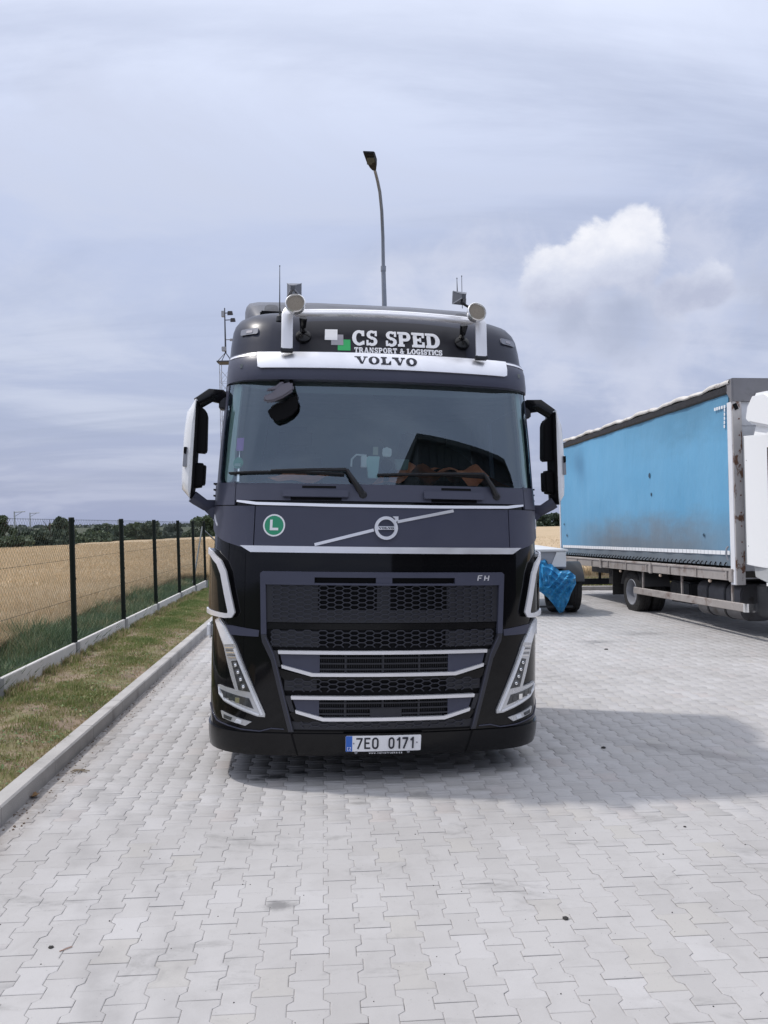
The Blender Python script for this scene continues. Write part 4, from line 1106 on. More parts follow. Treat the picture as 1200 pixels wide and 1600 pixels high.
        drape(mb, f([(1.49, 1.17), (1.14, 1.155), (1.068, 1.163), (1.053, 1.20), (1.13, 1.48), (1.18, 1.554), (1.32, 1.618), (1.49, 1.635)][::-1]), 0, .030); fl = mb.build('wing_flare', GLOSS, T)
        mb = MB()
        O_ = [(1.49, 1.165), (1.30, 1.16), (1.14, 1.152), (1.075, 1.158), (1.050, 1.195), (1.130, 1.48), (1.18, 1.556), (1.32, 1.622), (1.49, 1.640)]
        I_ = [(1.49, 1.195), (1.30, 1.192), (1.14, 1.184), (1.110, 1.186), (1.108, 1.202), (1.185, 1.462), (1.232, 1.530), (1.345, 1.590), (1.49, 1.606)]
        for k in range(len(O_)-1): drape(mb, f([O_[k], I_[k], I_[k+1], O_[k+1]]), .028, .042)
        mb.build('silver_outline', SILVER, fl)
        # small side marker
        mb = MB(); mb.box((sg*1.255, .62, 1.02), (.05, .20, .12)); mb.build('side_marker', WHITEP, T, bevel=.02)
        mb = MB()
        for k in range(3): mb.box((sg*(1.225), .78, 2.03+k*.045), (.045, .5, .012))
        mb.build('gutter_fin', PLASTIC, T)
        mb = MB(); drape(mb, f([(1.38, 1.86), (1.30, 1.80), (1.295, 1.812), (1.38, 1.885)]), .012, .018); mb.build('side_accent', SILVER, T)
    # --- cowl details, wipers
    for x0, x1 in ((-.745, -.27), (.275, .735)):
        mb = MB(); drape(mb, round_poly(x0, 2.015, x1, 2.070, .012), .010, .045); g = mb.build('grab_handle', MATTE, T, bevel=.004)
        mb = MB(); drape(mb, q_box(x0+.06, 1.992, x1-.05, 2.014), .010, .018); drape(mb, q_box(x0+.14, 2.080, x1-.09, 2.097), .010, .0175); mb.build('recess', HOLE, g)
    WP = mat('wiper_black', (.012, .012, .014), .45)
    for (s0, s1, pv, el) in ((-1.16, -.30, (-.165, 2.035), (-.285, 2.215)), (-.06, .80, (.845, 2.045), (.745, 2.205))):
        w = empty('wiper', parent=T)
        mb = MB(); mb.tube([PG(pv[0], pv[1], .045), PG((pv[0]*.6+el[0]*.4), pv[1]*.6+el[1]*.4, .07), PG(*el, .07)], [.026, .021, .013], 8); mb.lathe([(.030, -.02), (.030, .03), (.02, .04)], 12, Matrix.Translation(PG(pv[0], pv[1], .03)) @ Matrix.Rotation(R(90), 4, 'X')); mb.build('wiper_arm', WP, w)
        mb = MB(); mb.tube([PG(el[0], el[1], .07), PG(el[0]-.30, el[1]-.005, .065), PG((s0+s1)/2-.1, el[1]-.012, .055)], [.013, .010, .008], 6)
        n = 14; mb.tube([PG(s0+(s1-s0)*k/n, 2.185+.012*math.sin(math.pi*k/n), .035) for k in range(n+1)], .0085, 5); mb.tube([PG(s0+(s1-s0)*k/n, 2.176+.012*math.sin(math.pi*k/n), .02) for k in range(n+1)], .006, 4); mb.build('wiper_blade', WP, w)
    # --- windscreen
    mb = MB(); gp = round_poly(-1.335, 2.112, 1.335, 2.90, .05)
    drape(mb, gp, 0, 0.0, PG, ds=.05, dz=.08, thick=False); mb.build('windscreen', GL, T)
    for sg in (1, -1):
        mb = MB(); q = [(1.305, 2.10), (1.60, 2.10), (1.60, 2.90), (1.32, 2.90), (1.335, 2.86), (1.335, 2.15)]
        drape(mb, q if sg > 0 else mir(q), -.035, .006, PG); mb.build('pillar', MATTE, T)
    PT = mat('pillar_trim_pale', (.55, .66, .63), .7, 0, .05, 3)
    for sg in (1, -1):
        mb = MB(); q = round_poly(1.185, 2.125, 1.334, 2.87, .05); drape(mb, q if sg > 0 else mir(q), -.045, -.03, PG); mb.build('pillar_trim', PT, T)
    SH = mat('sun_strip', (.040, .058, .050), .35, 0, .1, 4)
    mb = MB(); xs = [-1.30+2.6*i/26 for i in range(27)]
    drape(mb, [(x, 2.775+.115*min(1, abs(x)/1.29)**5) for x in xs]+[(x, 2.91) for x in xs[::-1]], -.012, -.006, PG); mb.build('sun_strip', SH, T)
    mb = MB(); drape(mb, [(-.075, 2.745), (.07, 2.745), (.13, 2.84), (-.13, 2.84)], -.03, -.0125, PG); mb.build('sensor_housing', HOLE, T)
    mb = MB(); drape(mb, q_box(-1.145, 2.350, -1.075, 2.445), -.006, -.003, PG); mb.build('vignette_sticker', mat('magenta_sticker', (.50, .18, .62), .5), T, smooth=0)
    mb = MB(); drape(mb, [(-1.118+.050*math.cos(k*.314), 2.262+.043*math.sin(k*.314)) for k in range(20)], -.006, -.003); rs = mb.build('round_badge', mat('badge_green', (.08, .42, .28), .5), T, smooth=0)
    print_polys('badge_band', [q_box(-1.150, 2.236, -1.090, 2.258)], -.0028, mat('badge_pale', (.45, .6, .55), .5), rs, PG)
    # --- cabin interior
    cb = empty('cabin_interior', parent=T)
    DASH = mat('dashboard_grey', (.085, .09, .10), .7, 0, .1, 5); SEAT = mat('seat_cloth', (.045, .05, .058), .9, 0, .2, 9); CURT = mat('curtain_grey', (.22, .26, .30), .9, 0, .12, 3); TERR = mat('terracotta_cloth', (.80, .28, .15), .85, 0, .25, 7, .5, 30)
    mb = MB(); mb.box((0, 2.25, 2.1), (2.25, .04, 1.6)); mb.build('rear_curtain', CURT, cb)
    mb = MB(); mb.box((0, 1.25, 2.97), (2.1, 1.9, .03)); mb.build('headliner', mat('headliner', (.20, .22, .22), .9), cb)
    mb = MB(); mb.box((0, .62, 2.095), (2.2, .75, .06)); mb.box((0, .95, 1.7), (2.2, .06, .75)); mb.build('dashboard', DASH, cb, bevel=.02)
    for sg in (1, -1):
        mb = MB(); mb.box((sg*.62, 1.65, 2.05), (.55, .18, .85), Matrix.Rotation(-.15, 3, 'X'), .85); mb.box((sg*.62, 1.72, 2.60), (.30, .12, .22)); mb.box((sg*.62, 1.40, 1.62), (.55, .55, .16)); mb.build('seat', SEAT, cb, bevel=.05)
    mb = MB(); mb.lathe([(.225, -.016), (.245, 0), (.225, .016), (.205, 0)], 28, Matrix.Translation((.62, .98, 2.18)) @ Matrix.Rotation(R(-28), 4, 'X') @ Matrix.Rotation(R(0), 4, 'Y'), closed=True); mb.box((.62, 1.0, 2.17), (.42, .04, .06)); mb.build('steering_wheel', HOLE, cb)
    def cloth(x0, x1, v0, v1, z0, amp, seed, name='cloth'):
        mb = MB(); nx, ny = 30, 10; V = []
        for i in range(nx+1):
            for j in range(ny+1):
                x = x0+(x1-x0)*i/nx; v = v0+(v1-v0)*j/ny
                e = min(1, 5*i/nx, 5*(nx-i)/nx)
                V.append((x, v+.25*(x/1.2)**2*.5, z0+e*amp*(.55+.45*math.sin(x*9+seed)*math.cos(v*8+seed)+.25*math.sin(x*23+seed))+(j/ny)*.06*e))
        mb.add(V, [(i*(ny+1)+j, (i+1)*(ny+1)+j, (i+1)*(ny+1)+j+1, i*(ny+1)+j+1) for i in range(nx) for j in range(ny)])
        for v in list(range(len(V))): pass
        return mb.build(name, TERR, cb)
    cloth(-.05, 1.02, .30, .95, 2.125, .155, 1.3); cloth(-1.0, -.10, .30, .8, 2.123, .065, 4.0)
    # dark shape added on the right, imitating a silhouette reflected in the glass
    mb = MB(); Vp = [(.12, 2.12), (.20, 2.30), (.28, 2.62), (.55, 2.56), (.80, 2.44), (.98, 2.28), (1.02, 2.12)]
    DK = mat('reflection_shape', (.008, .011, .013), .8)
    mb.prism(Vp, lambda p, d: (p[0], 1.05+d+.1*p[0], p[1]), 0, .12); mb.build('reflection_shape', DK, cb, bevel=.02)
    def small(name, pts, v, t, m_, bv=.004):
        mb = MB(); mb.prism(pts, lambda p, d: (p[0], v+d, p[1]), 0, t); return mb.build(name, m_, cb, bevel=bv)
    MINT = mat('mint_plastic', (.50, .80, .78), .4); PALE = mat('pale_plastic', (.85, .88, .90), .4)
    small('cup_holder', [(-.105, 2.335), (-.115, 2.30), (-.10, 2.17), (-.03, 2.17), (-.02, 2.30), (-.015, 2.335)], .30, .08, MINT)
    small('bottle_cap', [(-.155, 2.335), (-.155, 2.25), (-.11, 2.25), (-.11, 2.335)], .31, .05, PALE)
    mb = MB(); mb.tube([(-.115, .32, 2.34), (-.19, .32, 2.345), (-.225, .32, 2.31), (-.228, .32, 2.255)], .008, 6); mb.build('hook', PALE, cb)
    small('camera_unit', [(0, 2.392), (.02, 2.397), (.03, 2.405), (.045, 2.397), (.068, 2.39), (.068, 2.34), (.055, 2.33), (.01, 2.33), (-.002, 2.345)], .27, .03, PALE)
    small('paper_card', [(-.068, 2.405), (-.03, 2.405), (-.03, 2.345), (-.068, 2.345)], .30, .004, mat('card_yellow', (.42, .45, .36), .6), 0)
    mb = MB(); mb.tube([(-.02, .28, 2.46), (.02, .28, 2.40)], .005, 6); mb.tube([(.035, .28, 2.33), (.035, .33, 2.12)], .02, 8); mb.lathe([(.045, -.012), (.045, .012)], 16, Matrix.Translation((.035, .30, 2.27)) @ Matrix.Rotation(R(90), 4, 'X')); mb.build('phone_mount', HOLE, cb)
    small('clear_cup', [(.10, 2.32), (.21, 2.32), (.20, 2.24), (.11, 2.24)], .33, .05, mat('clear_green', (.10, .17, .16), .2))
    fm = empty('front_mirror', parent=T); VG = mat('mirror_housing_grey', (.17, .16, .19), .5, 0, .08, 9)
    def fslab(name, pts, v, t, m_, bv=.008):
        mb = MB(); mb.prism([(a*1.018-.004, 1.83+(c-1.83)*1.02) for a, c in pts], lambda p, d: (p[0], v+.10+d, p[1]), 0, t); return mb.build(name, m_, fm, bevel=bv)
    fslab('housing', [(-.862, 2.690), (-.842, 2.712), (-.797, 2.732), (-.735, 2.792), (-.668, 2.812), (-.646, 2.790), (-.648, 2.752), (-.72, 2.702), (-.786, 2.672), (-.84, 2.665)], -.02, .07, VG, .012)
    fslab('arm', [(-.837, 2.745), (-.767, 2.755), (-.712, 2.810), (-.738, 2.812), (-.772, 2.782), (-.82, 2.765)], .0, .04, VG, .006)
    fslab('mirror_glass', [(-.829, 2.613), (-.783, 2.650), (-.694, 2.690), (-.678, 2.715), (-.631, 2.726), (-.612, 2.687), (-.617, 2.632), (-.655, 2.588), (-.707, 2.556), (-.77, 2.540), (-.806, 2.568)], .055, .02, HOLE, .006)
    mb = MB(); mb.tube([(-.755, .13, 2.80), (-.75, .20, 2.84), (-.745, .25, 2.89)], .016, 8); mb.tube([(-.68, .12, 2.80), (-.68, .19, 2.84), (-.68, .24, 2.89)], .014, 8); mb.build('mount', HOLE, fm)
    mb = MB(); mb.tube([PG(-.885, 2.80, -.02), PG(-.885, 2.55, -.02), PG(-.90, 2.38, -.02), PG(-.95, 2.14, -.02)], .0035, 5); mb.build('cable', HOLE, cb)
    # --- visor, roof
    zs = [2.862, 2.872, 2.90, 2.95, 3.0, 3.04, 3.065, 3.078]
    shell(zs, VW, VV, back=2.30, extra=.0).build('sun_visor', MATTE, T)
    mb = MB(); xs = [i*.093 for i in range(-10, 11)]
    drape(mb, [(-.99, 2.955), (-.965, 2.945), (.965, 2.945), (.99, 2.955), (1.005, 3.072), (-1.005, 3.072)], -.002, .016, PV); ch = mb.build('silver_panel', SILVER, T)
    print_polys('brand_lettering', text_polys('VOLVO', -.243, 2.982, .060, .482, volvo_glyph, .14), .0165, INK, ch, PV)
    for sg in (1, -1):
        mb = MB(); q = [(1.02, 3.050), (1.34, 3.050), (1.34, 3.066), (1.02, 3.066)]; drape(mb, q if sg > 0 else mir(q), -.002, .004, PV); mb.build('glint_line', SILVER, T)  # bright strip paints the reflection running on to the visor corner
    RW = [(3.078, 1.152), (3.2, 1.145), (3.3, 1.135), (3.36, 1.12), (3.41, 1.095), (3.45, 1.05), (3.475, .97), (3.49, .80)]
    RV = [(3.078, .215), (3.2, .265), (3.3, .315), (3.36, .365), (3.41, .43), (3.45, .52), (3.475, .66), (3.49, .95)]
    ROOFM = mat('roof_anthracite', (.026, .029, .047), .33, 0, .05, 3, spec=.25)
    rf = shell([3.079, 3.12, 3.16, 3.2, 3.25, 3.3, 3.33, 3.36, 3.385, 3.41, 3.43, 3.45, 3.465, 3.475, 3.484, 3.49], RW, RV, back=2.3, extra=0).build('roof', ROOFM, T)
    # light box sign
    def PR(s, z, off=0): return P(s, z, off, RW, RV)
    mb = MB(); drape(mb, [(-.672, 3.082), (.672, 3.082), (.672, 3.335), (.3, 3.352), (-.3, 3.352), (-.672, 3.335)], -.002, .012, PR, dz=.04); sg_ = mb.build('sign_panel', mat('sign_black', (.012, .012, .018), .3, spec=.3), T)
    for nm, q, m_ in (('white_square', q_box(-.475, 3.180, -.375, 3.268), WHITE), ('grey_square', q_box(-.424, 3.140, -.328, 3.226), GREYL), ('green_square', q_box(-.372, 3.098, -.272, 3.186), GREENL)):
        mb = MB(); o = {'white_square': .0156, 'grey_square': .0144, 'green_square': .0132}[nm]
        drape(mb, q, .011, o, PR, dz=.04); mb.build(nm, m_, sg_, smooth=0)
    print_polys('sign_lettering', text_polys('CS SPED', -.258, 3.143, .122, .715, glyph, .05), .0125, WHITE, sg_, PR)
    print_polys('sign_small_lettering', text_polys('TRANSPORT & LOGISTICS', -.242, 3.083, .043, .70, glyph, .10), .0125, WHITE, sg_, PR)
    for sg in (1, -1):
        mb = MB(); q = round_poly(1.02, 3.235, 1.20, 3.285, .015); drape(mb, q if sg > 0 else mir(q), -.005, .012, PR); mk = mb.build('marker_lamp', mat('marker_smoke', (.17, .18, .22), .25), T)
        mb = MB(); q = q_box(1.07, 3.248, 1.13, 3.270); drape(mb, q if sg > 0 else mir(q), .008, .0145, PR); mb.build('lens', GREYL, mk)
    # raised deflector behind
    mb = MB(); rows = []
    secs = [(1.15, 3.47, .80, 3.36), (1.35, 3.62, .98, 3.38), (1.62, 3.80, 1.06, 3.30), (1.92, 3.905, 1.10, 3.20), (2.4, 3.93, 1.105, 3.15)]
    ring = []
    for (v, zt, w, zb) in secs:
        rr = .10
        row = [(-w, zb), (-w, zt-.12), (-w+.012, zt-.07), (-w+.04, zt-.035), (-w+.12, zt-.018), (-w*.4, zt), (w*.4, zt), (w-.12, zt-.018), (w-.04, zt-.035), (w-.012, zt-.07), (w, zt-.12), (w, zb)]
        ring += [(a, v, c) for a, c in row]
    m_ = 12
    mb.add(ring, [(j*m_+i, j*m_+(i+1) % m_, (j+1)*m_+(i+1) % m_, (j+1)*m_+i) for j in range(4) for i in range(m_)]+[tuple(range(m_))[::-1], tuple(4*m_+i for i in range(m_))])
    df = mb.build('air_deflector', mat('deflector_grey', (.075, .078, .095), .4, 0, .06, 3), T, smooth=50)
    for sg in (1, -1):
        mb = MB(); mb.prism(round_poly(sg*.85-.06, 3.60, sg*.85+.06, 3.76, .05), lambda p, d: (p[0], 1.27+(p[1]-3.6)*1.55+d, p[1]), 0, .06); mb.build('deflector_recess', PLASTIC, df)
    mb = MB(); mb.box((-.84, .85, 3.50), (.18, .04, .05)); mb.build('roof_vent', HOLE, T, bevel=.01)
    # --- roof bar, lamps, horns, aerials
    rb = empty('light_bar', parent=T)
    def bar_prof(pts, w, h, name, up=Vector((0, 0, 1)), prof=None):
        mb = MB(); pts = [Vector(p) for p in pts]; n = len(pts); prof = prof or [(-.5, -.1), (-.3, -.5), (.3, -.5), (.5, -.1), (.5, .3), (.35, .5), (-.35, .5), (-.5, .3)]
        V = []
        for i, p in enumerate(pts):
            t = (pts[min(i+1, n-1)]-pts[max(0, i-1)]).normalized(); a = up-t*up.dot(t); a.normalize(); c = t.cross(a)
            V += [tuple(p+a*w*x+c*h*y) for x, y in prof]
        k = 8; mb.add(V, [(i*k+j, i*k+(j+1) % k, (i+1)*k+(j+1) % k, (i+1)*k+j) for i in range(n-1) for j in range(k)]+[tuple(range(k))[::-1], tuple((n-1)*k+j for j in range(k))])
        return mb.build(name, CHROME2, rb)
    CHROME2 = mat('brushed_bar', (.84, .84, .87), .42, .35, .02, 5)
    pts = [(-.66+1.32*i/16, .185+.10*abs(-.66+1.32*i/16)**2, 3.362+.012*(1-((i-8)/8)**2)) for i in range(17)]
    bar_prof(pts, .052, .052, 'cross_tube', prof=[(-.5, -.5), (-.5, .30), (-.42, .46), (-.26, .50), (-.10, .46), (.42, -.10), (.5, -.25), (.5, -.5)])
    for z_, y_ in ((.010, -.007), (-.002, -.019)):
        mb = MB(); mb.tube([(p[0], p[1]+y_-.0005, p[2]+z_) for p in pts], .0012, 4); mb.build('tube_groove', STEEL, rb)
    for sg in (1, -1):
        bar_prof([(sg*.672, .225, 3.375), (sg*.705, .215, 3.360), (sg*.716, .205, 3.33), (sg*.716, .19, 3.20), (sg*.716, .175, 3.08)], .082, .04, 'leg', up=Vector((1, 0, 0)))
        mb = MB(); mb.box((sg*.716, .178, 3.072), (.09, .05, .03)); mb.build('foot', DARKST, rb, bevel=.005)
        mb = MB(); mb.tube([(sg*.60, .25, 3.33), (sg*.60, .30, 3.27), (sg*.595, .30, 3.235)], [.03, .022, .03], 10); mb.lathe([(.06, 0), (.055, .02), (.02, .035)], 16, Matrix.Translation((sg*.595, .30, 3.20)) @ Matrix.Rotation(R(60), 4, 'X')); mb.build('bracket', BUMPER, rb)
        sp = empty('spotlight', (sg*.664, .135, 3.392), parent=rb) if False else None
        A = Matrix.Translation((sg*.660, .10, 3.392)) @ Matrix.Rotation(R(6*sg), 4, 'Z') @ Matrix.Rotation(R(76), 4, 'X')
        mb = MB(); mb.lathe([(.012, -.085), (.045, -.075), (.066, -.04), (.073, -.01), (.073, .010), (.066, .016), (.060, .004)], 28, A); s_ = mb.build('spotlight', mat('lamp_rim', (.80, .80, .80), .22, .75), rb)
        mb = MB(); mb.lathe([(.0, .006), (.03, .0055), (.0605, .004), (.0605, .002)], 28, A); mb.build('lens', mat('cream_lens', (.24, .20, .15), .3, 0, .08, 60), s_)
        # square horn lamps seen from behind
        hx, hz = sg*.615-.058, 3.515
        Q = Matrix.Translation((hx, .17, hz)) @ Matrix.Rotation(R(-8 if sg < 0 else 10), 4, 'Z') @ Matrix.Rotation(R(5), 4, 'X')
        mb = MB(); a, b_ = .052, .016
        V = [Q @ Vector(p) for p in ((-b_, -.055, -b_), (b_, -.055, -b_), (b_, -.055, b_), (-b_, -.055, b_), (-a, .03, -a*.9), (a, .03, -a*.9), (a, .03, a*.9), (-a, .03, a*.9), (-a, .045, -a*.9), (a, .045, -a*.9), (a, .045, a*.9), (-a, .045, a*.9))]
        mb.add(V, [(3, 2, 1, 0), (8, 9, 10, 11)]+[(k*4+j, k*4+(j+1) % 4, k*4+4+(j+1) % 4, k*4+4+j) for k in range(2) for j in range(4)])
        hn = mb.build('work_lamp', mat('lamp_shell_grey', (.12, .125, .14), .35, .2, .1, 20), rb, smooth=0)
        for ax in (-1, 1):
            mb = MB(); mb.tube([Q @ Vector((ax*b_, -.056, b_)), Q @ Vector((ax*a, .03, a*.9))], .004, 4); mb.tube([Q @ Vector((ax*b_, -.056, -b_)), Q @ Vector((ax*a, .03, -a*.9))], .004, 4); mb.build('rib', STEEL, hn)
        mb = MB(); mb.tube([(hx, .135, hz), (hx-.002, .14, hz-.05), (sg*.65, .15, 3.42)], .010, 7); mb.build('stem', STEEL if sg < 0 else BUMPER, hn)
    for (x, v, z0, z1, nm) in ((-.776, .30, 3.33, 3.715, 'l'), (.589, .30, 3.47, 3.71, 'm'), (.548, .28, 3.50, 3.685, 's')):
        mb = MB(); mb.tube([(x+.008, v, z0), (x+.004, v, z0+.09), (x, v, z1)], [.010 if nm != 'm' else .003, .0045 if nm != 'm' else .0028, .0022], 6); mb.tube([(x, v, z1), (x, v, z1+.008)], .0042, 6)
        if nm == 'l': mb.lathe([(.03, 3.31), (.026, 3.345), (.012, 3.36)], 12, Matrix.Translation((x+.008, v, 0)))
        mb.build('aerial', DARKST, T)
    # --- mirrors
    for sg in (1, -1):
        mi = empty('wing_mirror', (sg*.005, .03, 0), parent=T)
        def slab(name, pts, v0, v1, m_, bv=.008):
            mb = MB(); mb.prism([(sg*a, c) for a, c in pts], lambda p, d: (p[0], d, p[1]), v0, v1); return mb.build(name, m_, mi, bevel=bv)
        I1 = [(1.362, 2.735), (1.380, 2.42), (1.392, 2.11), (1.402, 2.0)]; O1_ = [(1.392, 2.735), (1.466, 2.47), (1.480, 2.14), (1.420, 2.005)]
        def cpt(a, b, t): return (a[0]+(b[0]-a[0])*t, a[1]+(b[1]-a[1])*t)
        def curve(L, t):
            q = t*(len(L)-1); i_ = min(len(L)-2, int(q)); return cpt(L[i_], L[i_+1], q-i_)
        OO = [(1.385, 2.737), (1.415, 2.70), (1.445, 2.655), (1.458, 2.56), (1.468, 2.46), (1.474, 2.30), (1.478, 2.16), (1.474, 2.075), (1.44, 2.035), (1.406, 2.0)]
        II = [curve(I1, k_/9) for k_ in range(10)]
        mb = MB(); V = []; cols = [(0, .375), (.25, .366), (.55, .385), (.8, .425), (1.0, .50), (1.0, .62), (0, .62)]
        for k_ in range(10):
            for t, v_ in cols:
                p_ = cpt(II[k_], OO[k_], t); V.append((sg*p_[0], v_, p_[1]))
        m7 = len(cols); mb.add(V, [(i_*m7+j_, i_*m7+(j_+1) % m7, (i_+1)*m7+(j_+1) % m7, (i_+1)*m7+j_) for i_ in range(9) for j_ in range(m7)]+[tuple(range(m7))[::-1], tuple(9*m7+j_ for j_ in range(m7))]); mb.build('mirror_cap', WHITEP, mi, smooth=50)
        slab('cap_lamp', [(1.455, 2.375), (1.468, 2.37), (1.472, 2.245), (1.455, 2.245)] if False else [(1.425, 2.38), (1.450, 2.38), (1.458, 2.235), (1.430, 2.235)], .374, .40, STEEL, .003)
        slab('cap_recess', [(1.428, 2.38), (1.450, 2.38), (1.452, 2.335), (1.432, 2.325)], .368, .38, HOLE, .002)
        slab('mirror_spine', [(1.356, 2.725), (1.372, 2.725), (1.385, 2.42), (1.398, 2.11), (1.404, 2.0), (1.388, 2.015), (1.372, 2.12), (1.358, 2.42), (1.350, 2.66)], .372, .56, HOLE, .006)
        slab('mirror_head', [(1.300, 2.66), (1.350, 2.70), (1.366, 2.70), (1.385, 2.348), (1.300, 2.342), (1.292, 2.37), (1.290, 2.62)], .43, .54, HOLE, .015)
        slab('mirror_head', [(1.305, 2.268), (1.385, 2.272), (1.398, 2.078), (1.315, 2.090), (1.303, 2.12), (1.298, 2.245)], .43, .54, HOLE, .015)
        mb = MB(); mb.tube([(sg*1.165, .58, 2.76), (sg*1.20, .55, 2.785), (sg*1.275, .50, 2.785), (sg*1.365, .46, 2.715)], [.035, .036, .034, .030], 8, flat=1.6); mb.build('mirror_arm', BUMPER, mi)
        mb = MB(); mb.box((sg*1.185, .58, 2.735), (.06, .12, .09)); mb.build('arm_hinge', PLASTIC, mi, bevel=.01)
        mb = MB(); mb.tube([(sg*1.392, .46, 2.02), (sg*1.365, .47, 2.0), (sg*1.30, .50, 1.957), (sg*1.18, .58, 1.957)], [.030, .030, .028, .028], 8, flat=1.6); mb.build('mirror_arm', MATTE, mi)
        slab('arm_gusset', [(1.335, 1.945), (1.19, 1.94), (1.19, 1.80)], .50, .56, MATTE, .004)
    # --- number plate
    mb = MB(); drape(mb, q_box(-.285, .215, .280, .365), .012, .030); pf = mb.build('plate_holder', BUMPER, T, bevel=.003)
    mb = MB(); drape(mb, round_poly(-.268, .240, .262, .352, .008), .029, .034); pl = mb.build('number_plate', WHITE, T, smooth=0)
    mb = MB(); drape(mb, q_box(-.267, .241, -.222, .351), .0335, .0350); mb.build('plate_band', BLUEP, pl, smooth=0)
    print_polys('plate_country', text_polys('CZ', -.257, .250, .020, .030, thin_glyph), .0352, WHITE, pl)
    print_polys('plate_characters', text_polys('7E0', -.196, .258, .080, .160, plate_glyph, .10)+text_polys('0171', .030, .258, .080, .185, plate_glyph, .10), .0342, INK, pl)
    mb = MB()
    for x in (-.212, .232): drape(mb, circle_poly(x, .298, .006, 10), .033, .036)
    mb.build('plate_stamp', GREYL, pl)
    print_polys('holder_lettering', text_polys('www.volvotrucks.cz', -.105, .222, .012, .24, thin_glyph, .05), .0305, WHITE, pf)
    mb = MB()
    for x in (-.195, .175): drape(mb, circle_poly(x, .232, .011, 12), .028, .035)
    mb.build('plate_screw', STEEL, pf)
    # --- chassis and wheels
    mb = MB()
    for sg in (1, -1): mb.box((sg*.42, 3.3, .80), (.09, 5.0, .26))
    mb.box((0, 1.2, .62), (1.7, 1.4, .5)); mb.box((0, 4.6, .55), (1.6, .2, .2)); mb.box((0, 1.38, .52), (1.8, .16, .16)); mb.build('chassis', DARKST, T, bevel=.01)
    for sg in (1, -1):
        mb = MB(); mb.box((sg*.95, 3.0, .68), (.6, 1.1, .55)); mb.build('fuel_tank', DARKST, T, bevel=.08)
        wheel(T, Matrix.Translation((sg*1.05, 1.38, .50)) @ Matrix.Rotation(R(90*sg), 4, 'Y'), .50, .31)
        wheel(T, Matrix.Translation((sg*.95, 4.6, .50)) @ Matrix.Rotation(R(90*sg), 4, 'Y'), .50, .58)
    mb = MB(); mb.box((0, 4.6, 1.15), (.9, .9, .08)); mb.build('fifth_wheel', DARKST, T, bevel=.02)
    return T

def wheel(parent, M, rad, wid, rim_mat=None, name='wheel'):
    w = empty(name, parent=parent)
    mb = MB(); h = wid/2
    prof = [(rad*.56, -h*.8), (rad*.62, -h*.98), (rad*.80, -h), (rad*.94, -h*.88), (rad*.985, -h*.7), (rad, -h*.55), (rad, -h*.22), (rad*.975, -h*.18), (rad, -h*.14), (rad, h*.14), (rad*.975, h*.18), (rad, h*.22), (rad, h*.55), (rad*.985, h*.7), (rad*.94, h*.88), (rad*.80, h), (rad*.62, h*.98), (rad*.56, h*.8)]
    mb.lathe(prof, 40, M, closed=True); mb.build('tyre', RUBBER, w)
    mb = MB(); prof = [(rad*.60, h*.90), (rad*.575, h*.97), (rad*.55, h*.93), (rad*.52, h*.5), (rad*.49, -h*.1), (rad*.42, -h*.25), (rad*.28, -h*.2), (rad*.26, h*.30), (rad*.17, h*.40), (rad*.0, h*.42)]
    mb.lathe(prof, 32, M, cap0=False)
    for k in range(10):
        a = 2*math.pi*k/10; mb.lathe([(.016, 0), (.016, .03), (.008, .034)], 6, M @ Matrix.Translation((rad*.34*math.cos(a), rad*.36*math.sin(a), -h*.22)))
    mb.build('rim', rim_mat or STEEL, w)
    return w
build_truck()

